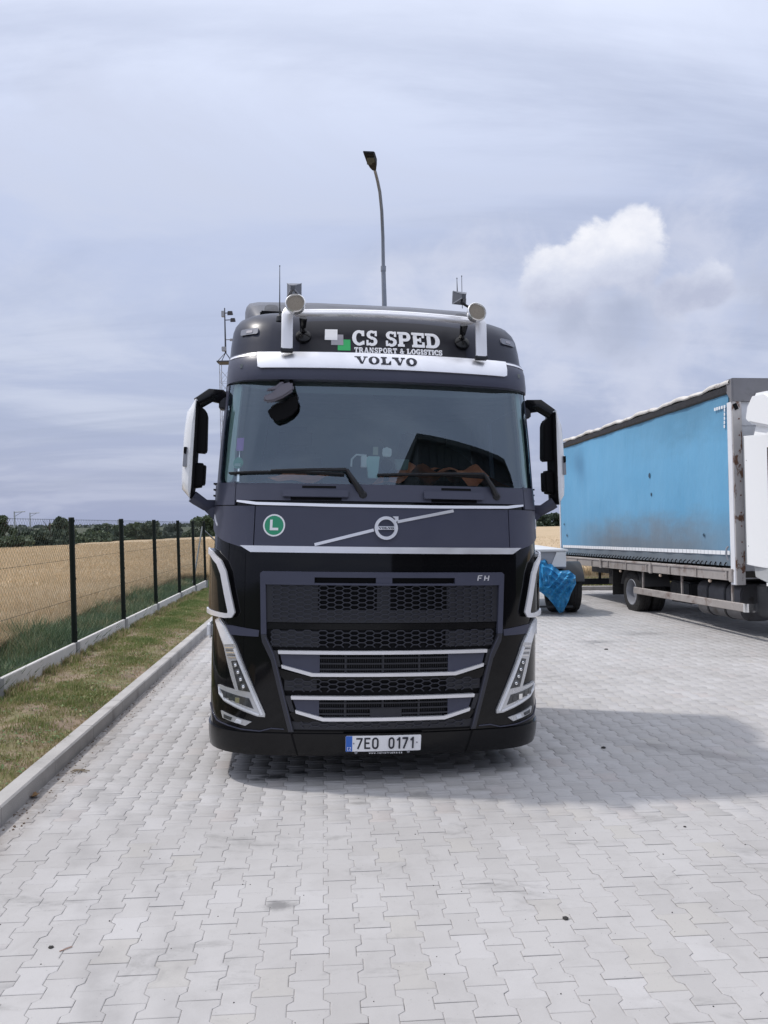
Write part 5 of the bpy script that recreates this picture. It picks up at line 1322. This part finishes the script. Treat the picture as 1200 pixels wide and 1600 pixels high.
# ------------------------------------------------------------------ lorry with blue tarpaulin body
def build_lorry():
    e = Vector((-.88, 8.33, 0)).normalized(); rgt = Vector((e.y, -e.x, 0)); z = Vector((0, 0, 1))
    pt = .0135; e2 = e*math.cos(pt)-z*math.sin(pt); z1 = z*math.cos(pt)+e*math.sin(pt)
    ln = .004; z2 = (z1-rgt*ln).normalized(); r2 = (rgt+z1*ln).normalized()
    M = Matrix(((e2.x, r2.x, z2.x, 5.46), (e2.y, r2.y, z2.y, 12.57), (e2.z, r2.z, z2.z, 0), (0, 0, 0, 1)))
    T = empty('lorry', mtx=M); tag(T, 'white cab lorry with a long faded blue tarpaulin body and rusty corner post', 'lorry')
    L, WD = 8.40, 2.50
    # tarpaulin with dirt
    TM = bpy.data.materials.new('blue_tarpaulin'); TM.use_nodes = True; N = NT(TM.node_tree)
    pos = N.n('ShaderNodeTexCoord').outputs['Object']; sp = N.n('ShaderNodeSeparateXYZ', ins={0: pos})
    c = N.mix(N.mapr(N.noise(pos, .8, 4), .3, .7), (.125, .35, .56, 1), (.155, .395, .61, 1))
    n1 = N.noise(N.vmath('MULTIPLY', pos, (.5, 1, 1.3)), 1.3, 6, .65)
    low = N.mapr(N.math('ADD', sp.outputs[2], N.math('MULTIPLY', N.math('SUBTRACT', n1, .5), .9)), 2.2, 1.5, 0, 1, True)
    mid = N.mapr(N.math('ABSOLUTE', N.math('SUBTRACT', sp.outputs[0], 3.4)), 4.4, 1.4, .2, 1, True)
    c = N.mix(N.math('MULTIPLY', N.math('MULTIPLY', low, mid), .95), c, (.17, .205, .24, 1))
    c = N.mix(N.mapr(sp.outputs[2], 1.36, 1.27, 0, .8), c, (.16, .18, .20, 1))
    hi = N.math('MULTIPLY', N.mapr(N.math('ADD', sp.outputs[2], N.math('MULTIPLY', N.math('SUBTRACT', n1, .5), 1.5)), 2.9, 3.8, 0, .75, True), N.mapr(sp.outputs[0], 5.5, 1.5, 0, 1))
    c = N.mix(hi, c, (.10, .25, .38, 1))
    stk = N.noise(N.vmath('MULTIPLY', pos, (6, 1, .35)), 2.2, 5, .6); c = N.mix(N.mapr(stk, .5, .8, 0, .22, True), c, (.11, .27, .40, 1))
    p = N.n('ShaderNodeBsdfPrincipled', ins={'Base Color': c, 'Roughness': .5, 'Specular IOR Level': .35})
    bp = N.n('ShaderNodeBump', ins={'Height': N.noise(N.vmath('MULTIPLY', pos, (1.5, 1, .6)), 2.2, 5, .6), 'Strength': .35, 'Distance': .06}); N.t.links.new(bp.outputs[0], p.inputs['Normal'])
    o = N.n('ShaderNodeOutputMaterial'); N.t.links.new(p.outputs[0], o.inputs[0])
    nx, nz = 90, 24; V = []
    for i in range(nx+1):
        for j in range(nz+1):
            a = .13+(L-.20)*i/nx; zz = 1.13+(3.88-1.13)*j/nz; t = j/nz
            b = .03-.016*math.sin(a*3.3+.4*math.sin(zz*3))*(1-t*.5)-.003*math.sin(a*13+zz)+.03*(1-t)**6*math.sin(a*9)*.3-.03*math.sin(math.pi*t)
            V.append((a, b, zz))
    n = nz+1; F = [(i*n+j, (i+1)*n+j, (i+1)*n+j+1, i*n+j+1) for i in range(nx) for j in range(nz)]
    mb = MB(); mb.add(V, F)
    k = len(V); V2 = [(a, b+.02, c_) for a, b, c_ in V]; mb.add(V2, [f[::-1] for f in F]); tp = mb.build('tarpaulin_side', TM, T, smooth=60)
    REF = mat('reflective_white', (.80, .82, .84), .35); DIRT = mat('dark_patch', (.03, .07, .11), .6)
    def tab_b(a, zz): return .03-.016*math.sin(a*3.3+.4*math.sin(zz*3))-.003*math.sin(a*13+zz)-.03*math.sin(math.pi*(zz-1.13)/2.75)-.004
    mb = MB(); n = 60
    for i in range(n):
        a0 = .16+(L-.35)*i/n; a1 = .16+(L-.35)*(i+.94)/n
        mb.add([(a0, tab_b(a0, 1.33)-.012, 1.305), (a1, tab_b(a1, 1.33)-.012, 1.305), (a1, tab_b(a1, 1.33)-.012, 1.37), (a0, tab_b(a0, 1.33)-.012, 1.37)], [(0, 1, 2, 3)])
    mb.build('reflective_strip', REF, tp, smooth=0)
    for k in range(5):
        mb = MB(); a = .16+.03*0; zz = 3.60-.065*k; mb.box((.20, tab_b(.2, zz)-.014, zz), (.035, .004, .05)); mb.build('reflective_mark', REF, tp, smooth=0)
    for k in range(5):
        mb = MB(); a = .20+.07*k; mb.box((a, tab_b(a, 3.64)-.014, 3.655), (.05, .004, .05)); mb.build('reflective_mark', REF, tp, smooth=0)
    for k in range(3):
        mb = MB(); a = L-.30-.07*k; mb.box((a, tab_b(a, 3.6)-.016, 3.62), (.05, .004, .05)); mb.build('reflective_mark', REF, tp, smooth=0)
    for (a, zz, s) in ((3.02, 2.77, .05), (2.95, 2.40, .035), (.95, 1.62, .03), (8.05, 1.9, .025), (7.9, 1.62, .03)):
        mb = MB(); mb.prism([(a+s*math.cos(q)*random.uniform(.7, 1.1), zz+s*math.sin(q)*random.uniform(.7, 1.3)) for q in np.linspace(0, 5.9, 9)], lambda p_, d: (p_[0], tab_b(p_[0], p_[1])-.012+d, p_[1]), 0, .004); mb.build('patch', DIRT, tp, smooth=0)
    RAIL = mat('weathered_steel', (.36, .33, .31), .6, .15, .15, 4, .2, 40, dirt=(.17, .12, .10), dirt_scale=3.5, dirt_lo=.5, dirt_hi=.72)
    RUSTW = mat('rusty_white_paint', (.50, .48, .47), .6, 0, .12, 4, .3, 30, dirt=(.15, .075, .045), dirt_scale=6, dirt_lo=.52, dirt_hi=.60, stretch=(1, 1, .5))
    POSTW = mat('post_white', (.74, .75, .78), .4, 0, .05, 3, dirt=(.35, .25, .2), dirt_scale=8, dirt_lo=.66, dirt_hi=.75)
    GREY = mat('weathered_aluminium', (.22, .215, .225), .55, .2, .1, 2, .1, 30, dirt=(.16, .155, .16), dirt_scale=3)
    # roof: dark cantrail and wavy tarpaulin edge
    mb = MB(); mb.prism([(.02, 3.845), (.00, 3.87), (.00, 3.965), (.03, 3.985), (.12, 3.985), (.12, 3.845)], lambda p_, d: (d, p_[0]-.012, p_[1]), .10, L-.02); mb.build('cantrail', mat('cantrail_dark', (.022, .02, .02), .5, .2, .1), T, smooth=0)
    mb = MB(); nx = 80; rows = []
    for i in range(nx+1):
        a = .02+(L-.04)*i/nx; w = .018*math.sin(a*4.2)+.012*math.sin(a*11+1)+.008*random.random()
        prof = [(-.020, 3.975+w*.6), (-.035, 3.995+w*.6), (-.02, 4.03+w), (.05, 4.055+w), (.6, 4.07), (1.25, 4.08), (1.9, 4.07), (WD-.05, 4.05), (WD, 4.0)]
        rows += [(a, b, c_) for b, c_ in prof]
    m_ = 9; mb.add(rows, [(i*m_+j, (i+1)*m_+j, (i+1)*m_+j+1, i*m_+j+1) for i in range(nx) for j in range(m_-1)])
    mb.build('roof_tarpaulin', mat('roof_tarp', (.60, .58, .55), .7, 0, .12, 6, .3, 12, dirt=(.25, .22, .2), dirt_scale=4, dirt_lo=.52, dirt_hi=.7), T, smooth=60)
    mb = MB(); mb.box((L/2, WD-.02, 2.5), (L-.1, .03, 2.8)); mb.build('tarpaulin_side', TM, T)
    mb = MB(); mb.box((L-.03, WD/2, 2.5), (.05, WD-.06, 3.0)); mb.build('rear_door', GREY, T)
    mb = MB(); mb.box((L-.03, .015, 2.42), (.06, .07, 3.12)); mb.build('rear_post', POSTW, T, bevel=.006)
    # front wall with header, planks and corner post
    mb = MB(); mb.box((.06, WD/2, 2.35), (.05, WD-.3, 2.8)); fw_ = mb.build('front_wall', mat('front_wall_white', (.62, .64, .68), .45, 0, .04, 3), T)
    for k in range(7):
        mb = MB(); mb.box((.030, WD/2, 3.52-k*.40), (.012, WD-.34, .385)); mb.build('plank', MATS['front_wall_white'], fw_, bevel=.004)
    mb = MB(); mb.box((.02, WD/2+.01, 3.885), (.11, WD-.0, .37)); mb.build('header_panel', GREY, T, bevel=.006)
    mb = MB(); mb.prism([(0, 3.70), (0, 3.72), (.12, 3.87), (.12, 4.06), (-.03, 4.06), (-.03, 3.70)], lambda p_, d: (p_[0], d, p_[1]), -.012, .035); mb.build('header_bracket', GREY, T)
    mb = MB(); mb.box((.055, .012, 2.27), (.13, .045, 2.86)); mb.build('corner_post', POSTW, T, bevel=.005)
    mb = MB(); mb.box((-.015, .075, 2.27), (.035, .15, 2.86)); cp = mb.build('corner_post', RUSTW, T, bevel=.005)
    mb = MB()
    for k in range(11): mb.lathe([(.012, 0), (.010, .012)], 8, Matrix.Translation((-.033, .10, 1.0+k*.24+.05*random.random())) @ Matrix.Rotation(R(-90), 4, 'Y'))
    mb.build('rivets', mat('rust', (.16, .07, .045), .8), cp)['kind'] = 'stuff'
    mb = MB(); mb.box((-.035, .05, 3.62), (.02, .06, .10), Matrix.Rotation(.4, 3, 'X')); mb.build('broken_bracket', HOLE, T)
    # side rail, brackets, lashing loops
    mb = MB(); mb.prism([(-.01, .90), (-.01, 1.045), (-.025, 1.05), (-.025, 1.075), (.0, 1.09), (.08, 1.09), (.08, .90)], lambda p_, d: (d, p_[0]+.01, p_[1]), .02, L-.02); mb.build('side_rail', RAIL, T, smooth=0)
    for k in range(9):
        a = .25+k*.99; mb = MB(); mb.box((a, -.012, .985), (.045, .022, .12)); mb.build('rail_bracket', RAIL, T, bevel=.003)
    for a in (.09, 3.02, 5.6):
        mb = MB(); mb.box((a, -.02, .985), (.09, .035, .20)); mb.build('rail_bracket', RAIL, T, bevel=.004)
    for k in range(52):
        a = .28+k*.155
        mb = MB(); mb.tube([(a, tab_b(a, 1.2)-.008, 1.185), (a, -.018, 1.15), (a, -.014, 1.115)], .011, 5); mb.build('lashing_loop', HOLE, T)
    mb = MB(); mb.tube([(.155, -.02, 1.44), (.17, -.045, 1.40), (.165, -.05, 1.30), (.15, -.03, 1.22)], .014, 6); mb.build('buckle', STEEL, T)
    for a in (.85, 2.7, 4.6):
        mb = MB(); mb.lathe([(.022, -.02), (.03, 0), (.022, .02)], 10, Matrix.Translation((a, .03, .86)) @ Matrix.Rotation(R(90), 4, 'X')); mb.build('side_lamp', mat('amber_lamp', (.62, .50, .40), .3), T)
    # underbody
    mb = MB(); mb.box((L/2-.3, .85, .78), (L+.6, .08, .22)); mb.box((L/2-.3, 1.65, .78), (L+.6, .08, .22))
    for k in range(9): mb.box((.4+k*.95, WD/2, .92), (.08, WD-.25, .08))
    mb.build('chassis', DARKST, T)
    mb = MB(); mb.box((L/2, WD/2, 1.0), (L, WD-.1, .10)); mb.build('floor_deck', mat('deck_dark', (.05, .045, .04), .8), T)
    mb = MB(); mb.box((L-.45, WD/2, .44), (.10, WD-.15, .15)); mb.box((L-.45, .85, .6), (.06, .06, .3)); mb.box((L-.45, 1.65, .6), (.06, .06, .3)); mb.build('underrun_bar', DARKST, T, bevel=.01)
    mb = MB(); mb.box((5.05, .28, .60), (.03, .5, .55)); mb.box((5.3, .32, .72), (.35, .4, .35)); mb.build('mud_flap', RUBBER, T)
    mb = MB(); mb.prism(round_poly(.14, .235, .70, .83, .16, 5), lambda p_, d: (d, p_[0]+.12, p_[1]), .32, 1.75); tk = mb.build('fuel_tank', mat('tank_grey', (.11, .11, .12), .5, .2, .15, 5, dirt=(.06, .055, .05), dirt_scale=3), T, bevel=.02)
    for a in (.78, 1.35):
        mb = MB(); mb.prism(round_poly(.13, .225, .71, .84, .165, 5), lambda p_, d: (d, p_[0]+.12, p_[1]), a, a+.05); mb.build('strap', DARKST, tk)
    mb = MB(); mb.box((2.6, .6, .55), (.8, .5, .4)); mb.build('battery_box', DARKST, T, bevel=.03)
    mb = MB(); mb.box((-.3, .55, .6), (.5, .5, .5)); mb.build('battery_box', DARKST, T, bevel=.03)
    # side guard
    mb = MB(); mb.prism([(.0, .435), (-.012, .445), (-.012, .555), (0, .565), (.03, .565), (.03, .435)], lambda p_, d: (d, p_[0]+.035, p_[1]), -.16, 3.93); mb.build('side_guard', RAIL, T, smooth=0)
    mb = MB(); mb.prism([(-.16, .02), (-.205, .035), (-.225, .08), (-.225, .22), (-.20, .22), (-.195, .09), (-.16, .055)], lambda p_, d: (p_[0], p_[1], d), .435, .565); mb.build('guard_end', CHROME, T, smooth=50)
    for a in (.25, 1.95, 3.6):
        mb = MB(); mb.box((a, .085, .70), (.035, .03, .42)); mb.build('guard_bracket', RAIL, T)
    # wheels
    AX = lambda a, b, s: Matrix.Translation((a, b, .44)) @ Matrix.Rotation(R(90*s), 4, 'X')
    wheel(T, AX(4.25, .24, 1), .45, .27); wheel(T, AX(4.25, .54, 1), .45, .27); wheel(T, AX(4.25, WD-.24, -1), .45, .27); wheel(T, AX(4.25, WD-.54, -1), .45, .27)
    wheel(T, AX(-1.35, .23, 1), .45, .27); wheel(T, AX(-1.35, WD-.23, -1), .45, .27)
    mb = MB(); mb.tube([(4.25, .3, .44), (4.25, WD-.3, .44)], .10, 10); mb.build('axle', DARKST, T); mb = MB(); mb.tube([(-1.35, .3, .44), (-1.35, WD-.3, .44)], .07, 10); mb.build('axle', DARKST, T)
    for a, wf in ((4.25, .50),):
        mb = MB(); n = 14; V = []
        for i in range(n+1):
            q = R(15+150*i/n)
            for b in (.10, .72): V.append((a+math.cos(q)*.53, b, .44+math.sin(q)*.53))
        mb.add(V, [(2*i, 2*i+2, 2*i+3, 2*i+1) for i in range(n)]); mb.add([(x, y, z_+.012) for x, y, z_ in V], [(2*i, 2*i+1, 2*i+3, 2*i+2) for i in range(n)]); mb.build('mudguard', mat('mudguard_grey', (.09, .09, .095), .6), T)
    # cab
    CW = mat('cab_white', (.86, .87, .87), .3, coat=.2)
    mb = MB(); q = [(-.62, 1.02), (-.62, 3.10), (-.8, 3.18), (-2.15, 3.0), (-2.62, 2.2), (-2.72, 1.1), (-2.68, .45), (-1.95, .42), (-1.9, .85), (-1.7, 1.02), (-1.0, 1.02), (-.85, .85), (-.62, .8)]
    mb.prism(q, lambda p_, d: (p_[0], d, p_[1]), .10, WD-.10); cab = mb.build('cab', CW, T, bevel=.05)
    mb = MB(); mb.prism([(-1.15, 2.0), (-1.15, 2.75), (-1.95, 2.75), (-2.25, 2.0)], lambda p_, d: (p_[0], d, p_[1]), .088, .12); mb.build('window', mat('cab_glass', (.02, .025, .03), .06), cab)
    mb = MB(); mb.prism([(.3, 1.95), (WD-.3, 1.95), (WD-.35, 2.85), (.35, 2.85)], lambda p_, d: (-2.63+(p_[1]-2.2)*.28 if p_[1] > 2.2 else -2.655, p_[0], p_[1]), 0, .02); mb.build('windscreen', MATS['cab_glass'], cab)
    # side fairing (curved panel flush with the body)
    mb = MB(); n = 10; V = []
    for i in range(n+1):
        t = i/n; a = -.26-.70*t; b = .03+.13*(1-math.cos(t*1.4)); sc = 1
        zb = 1.17-.05*math.sin(t*math.pi*.5); zt = 3.13-.05*t
        V += [(a, b, zb), (a, b, zt), (a, b+.05, zt), (a, b+.05, zb)]
    F = [(0, 1, 2, 3), tuple(4*n+j for j in (3, 2, 1, 0))]+[(4*i+j, 4*i+(j+1) % 4, 4*i+4+(j+1) % 4, 4*i+4+j) for i in range(n) for j in range(4)]
    mb.add(V, F); sf = mb.build('side_fairing', CW, cab, bevel=.008)
    t = .76; a = -.26-.70*t; b = .03+.13*(1-math.cos(t*1.4)); mb = MB(); mb.box((a, b-.001, 2.05), (.012, .012, 1.70)); mb.build('seam', RUBBER, sf)
    for zz in (1.45, 2.75):
        mb = MB(); mb.lathe([(.012, 0), (.010, .004)], 8, Matrix.Translation((-.33, .035, zz)) @ Matrix.Rotation(R(90), 4, 'X')); mb.build('bolt', STEEL, sf)
    mb = MB(); mb.box((-.275, .035, 2.15), (.022, .012, 1.92)); mb.build('edge_seal', MATS['panel_seal'] if 'panel_seal' in MATS else mat('panel_seal', (.30, .31, .31), .7), sf)
    mb = MB(); mb.prism([(-.36, 1.14), (-.40, .98), (-.95, .86), (-1.0, 1.14)], lambda p_, d: (p_[0], d, p_[1]), .09, .55); mb.build('lower_panel', mat('panel_grey_white', (.42, .43, .43), .5, 0, .08), cab, bevel=.01)
    # roof spoiler, lofted
    mb = MB(); secs = [(-.40, 3.12, 3.46, .20), (-.62, 3.10, 3.50, .20), (-1.0, 3.06, 3.40, .22), (-1.5, 3.0, 3.25, .25), (-2.0, 2.9, 3.05, .30)]
    V = []
    for a, z0, z1_, b in secs:
        V += [(a, .12, z0), (a-.02, .16, z0+(z1_-z0)*.55), (a-.03, b, z1_-.03), (a-.03, b+.12, z1_), (a-.03, WD-b-.12, z1_), (a-.03, WD-b, z1_-.03), (a-.02, WD-.11, z0+(z1_-z0)*.55), (a, WD-.10, z0)]
    m_ = 8; ns = len(secs); mb.add(V, [(i*m_+j, i*m_+(j+1) % m_, (i+1)*m_+(j+1) % m_, (i+1)*m_+j) for i in range(ns-1) for j in range(m_)]+[tuple(range(m_))[::-1], tuple((ns-1)*m_+j for j in range(m_))])
    mb.build('roof_spoiler', CW, cab, smooth=55)
    mb = MB(); mb.prism([(-.36, 3.58), (-.30, 3.38), (-.36, 3.31), (-1.7, 2.97), (-1.9, 3.10), (-1.2, 3.52), (-.85, 3.72), (-.52, 3.74)], lambda p_, d: (p_[0], d, p_[1]), .03, WD-.03); mb.build('spoiler_wing', CW, cab, bevel=.085)
    mb = MB(); n = 14; V = []
    for i in range(n+1):
        q = R(-5+190*i/n)
        for b in (.06, .42): V.append((-1.35+math.cos(q)*.56, b, .46+math.sin(q)*.56))
    mb.add(V, [(2*i, 2*i+2, 2*i+3, 2*i+1) for i in range(n)]); mb.add([(x, y, z_-.03) for x, y, z_ in V], [(2*i, 2*i+1, 2*i+3, 2*i+2) for i in range(n)])
    mb.build('wheel_arch', MATS['mudguard_grey'], cab)
    return T
build_lorry()

# ------------------------------------------------------------------ parked low trailer, its wheel wrapped in blue sheet
def at(px, py, D):
    d = _fw+_rt*((px-600)/FPX)-_up*((py-800)/FPX); k = D/d.y
    return Vector((d.x*k, D, HCAM+d.z*k))
def build_trailer():
    o = Vector((3.0, 16.7, 0)); T = empty('low_trailer', o); tag(T, 'low grey trailer with white upper edge partly hidden behind the black truck', 'trailer')
    GW = mat('trailer_white', (.62, .63, .64), .45, 0, .05, 3); GG = mat('trailer_grey', (.30, .31, .34), .5, .1, .1, 3)
    mb = MB(); mb.box((-.4, 1.2, 1.09), (2.02, 3.6, .34)); mb.build('bed', GG, T, bevel=.01)
    mb = MB(); mb.box((-.4, 1.2, 1.28), (2.10, 3.7, .045)); mb.build('top_edge', GW, T, bevel=.008)
    mb = MB(); mb.prism([(.30, .96), (.60, .96), (.60, 1.25), (.42, 1.25)], lambda p, d: (p[0], d, p[1]), -.66, -.61); mb.build('corner_plate', GW, T)
    mb = MB(); mb.tube([(-1.6, 0, .5), (.8, 0, .5)], .07, 10); mb.box((-.4, 1.0, .82), (.9, 3.4, .18)); mb.build('chassis', DARKST, T)
    for x in (.83, .50, -1.4): wheel(T, Matrix.Translation((x, 0, .49)) @ Matrix.Rotation(R(90), 4, 'Y'), .49, .29)
    mb = MB(); n = 14; V = []
    for i in range(n+1):
        q = R(20+145*i/n)
        for x in (.32, 1.0): V.append((x, -math.cos(q)*.56, .46+math.sin(q)*.56))
    mb.add(V, [(2*i, 2*i+2, 2*i+3, 2*i+1) for i in range(n)]); mb.add([(x, y, z_+.015) for x, y, z_ in V], [(2*i, 2*i+1, 2*i+3, 2*i+2) for i in range(n)]); mb.build('mudguard', mat('mudguard_dark', (.03, .03, .032), .5), T)
    mb = MB(); mb.box((.25, -.55, .16), (1.0, .05, .04)); mb.build('lower_bar', DARKST, T)
    # blue sheet
    B = mat('blue_sheet', (.06, .36, .68), .3, 0, .15, 3, .25, 5, dirt=(.16, .48, .74), dirt_scale=3, trans=.3, coat=.2)
    out = [(834, 866), (848, 867), (856, 878), (866, 884), (874, 892), (889, 891), (899, 899), (900, 912), (893, 926), (888, 940), (880, 956), (874, 958), (866, 946), (856, 934), (846, 926), (834, 920)]
    cen = (866, 912); rings = 16; V = []; nO = len(out)*3
    oo = []
    for i in range(len(out)):
        a, b = out[i], out[(i+1) % len(out)]
        for k in range(3): oo.append((a[0]+(b[0]-a[0])*k/3, a[1]+(b[1]-a[1])*k/3))
    for r_ in range(rings+1):
        t = r_/rings
        for i, (x, y) in enumerate(oo):
            X, Y = cen[0]+(x-cen[0])*t, cen[1]+(y-cen[1])*t
            n1 = math.sin(X*.23+Y*.12+1.1*math.sin(Y*.11)); n2 = math.sin(X*.11-Y*.31+1.4*math.sin(X*.13)); n3 = math.sin(X*.6+Y*.45)
            dep = 16.02+.10*t**3-.11*(1-abs(n1))**1.5-.08*(1-abs(n2))**2-.02*n3*t
            dep += .30*max(0, (900-Y)/40)**2*t+.12*math.sin((Y-860)/98*3.1)*-.6
            V.append(at(X, Y, dep))
    F = [(r_*nO+i, r_*nO+(i+1) % nO, (r_+1)*nO+(i+1) % nO, (r_+1)*nO+i) for r_ in range(rings) for i in range(nO)]
    mb = MB(); mb.add(V, F); mb.add([v+Vector((0, .02, 0)) for v in V], [f[::-1] for f in F])
    k = len(V); mb.add([], []); 
    s = mb.build('blue_plastic_sheet', B, None, smooth=30)
    tag(s, 'crumpled blue plastic sheet draped over the trailer wheel beside the black truck', 'plastic sheet')
build_trailer()

# ------------------------------------------------------------------ small debris on the paving
def debris():
    DRY = mat('dry_leaf', (.22, .13, .06), .8, 0, .3, 60); STN = mat('dark_pebble', (.03, .028, .026), .9); PEB = mat('pale_pebble', (.45, .43, .40), .9)
    g = ground_pt(51, 1246); mb = MB()
    V = []
    for i in range(5):
        for j in range(4):
            u, w = (i/4-.5), (j/3-.5)*(1-abs(i/4-.5)*1.4); V.append((g.x+u*.09, g.y+w*.09, .004+.022*(u*u*4)+.02*(w*2)**2+.004*math.sin(i*3+j)))
    mb.add(V, [(i*4+j, (i+1)*4+j, (i+1)*4+j+1, i*4+j+1) for i in range(4) for j in range(3)]); o = mb.build('dry_leaf', DRY); tag(o, 'curled brown dry leaf lying by the kerb foot at left', 'leaf')
    g = ground_pt(121, 1206); mb = MB()
    for a in (.2, 1.1, 2.0, -.5): mb.tube([g+Vector((-.05*math.cos(a), -.05*math.sin(a), .006)), g+Vector((.01*a, .01, .014)), g+Vector((.09*math.cos(a), .05*math.sin(a), .005))], .0035, 5)
    o = mb.build('dry_twig', mat('twig', (.20, .16, .11), .9)); tag(o, 'small tangle of dry twigs on the paving near the kerb', 'twig')
    g = ground_pt(103, 1484); mb = MB(); mb.tube([g+Vector((-.02, -.02, .004)), g+Vector((.02, .02, .004))], .0022, 5); o = mb.build('cigarette_end', mat('butt', (.35, .22, .17), .8)); tag(o, 'thin brownish stub on the paving at lower left', 'stub')
    rg = random.Random(4)
    def peb(px, py, s, m_, lb=None):
        g = ground_pt(px, py); bm = bmesh.new(); bmesh.ops.create_icosphere(bm, subdivisions=1, radius=s)
        for v in bm.verts: v.co *= rg.uniform(.75, 1.15); v.co.z *= .5
        me = bpy.data.meshes.new('pebble'); bm.to_mesh(me); bm.free(); me.materials.append(m_)
        o = bpy.data.objects.new('pebble', me); COL.objects.link(o); o.location = g+Vector((0, 0, s*.2)); tag(o, lb, 'pebble'); return o
    peb(80, 1481, .014, STN, 'dark pebble beside the thin stub at lower left')
    peb(943, 1169, .022, STN, 'dark bit in the truck shadow right of the front bumper')
    peb(884, 1436, .016, STN, 'dark bit on a paver joint at lower right')
    peb(947, 1015, .03, STN, 'dark lump on the sunlit paving behind the truck shadow')
    peb(1070, 1292, .010, STN, 'tiny dark bit on the paving at far right')
    for _ in range(60):
        px = rg.uniform(0, 260); 
        y = rg.uniform(3.2, 12); off = rg.uniform(.01, .12)**1.2
        bm = bmesh.new()
    # loose grit along the kerb foot, one mass
    mb = MB()
    for _ in range(420):
        y = 3.0+9*rg.random()**1.5; off = .01+.16*rg.random()**2.2; s = rg.uniform(.002, .007); x = kline(-off, y)
        q = rg.uniform(0, 6.28); mb.box((x, y, s*.4), (s*2, s*1.6, s*.9), Matrix.Rotation(q, 3, 'Z'), .7)
    o = mb.build('grit', mat('grit_brown', (.16, .12, .09), .95), smooth=0); tag(o, kind='stuff')
    mb = MB()
    for _ in range(260):
        y = 2.9+11*rg.random()**1.3; x = rg.uniform(-.5, .5)*y*.95; s = rg.uniform(.0012, .0035)
        if x < kline(0, y)+.05: continue
        mb.box((x, y, s*.4), (s*2, s*1.6, s*.9), Matrix.Rotation(rg.uniform(0, 6), 3, 'Z'), .7)
    o = mb.build('grit', STN, smooth=0); tag(o, kind='stuff')
debris()


# ------------------------------------------------------------------ unseen dark block added behind the camera to shape the windscreen reflection
def build_reflection_block():
    T = empty('reflection_block', (3.75, -2.0, 0)); T.rotation_euler = (0, 0, R(6)); tag(T, 'dark tall block added out of view to darken the truck windscreen reflection', 'reflection block')
    D1 = mat('block_dark_sheet', (.02, .024, .027), .7, 0, .1, 2)
    mb = MB(); mb.box((8, -4, 2.6), (16, 8, 5.2)); w = mb.build('wall', D1, T)
    mb = MB(); mb.prism([(-.2, 5.2), (8.2, 5.2), (8.2, 5.3), (4, 5.7), (-.2, 5.3)], lambda p, d: (d, -p[0], p[1]), -.1, 16.1); mb.build('roof', D1, T)
    for k in range(40):
        mb = MB(); mb.box((.2+k*.4, .02, 2.6), (.06, .04, 5.1)); mb.build('sheet_rib', D1, w)
build_reflection_block()
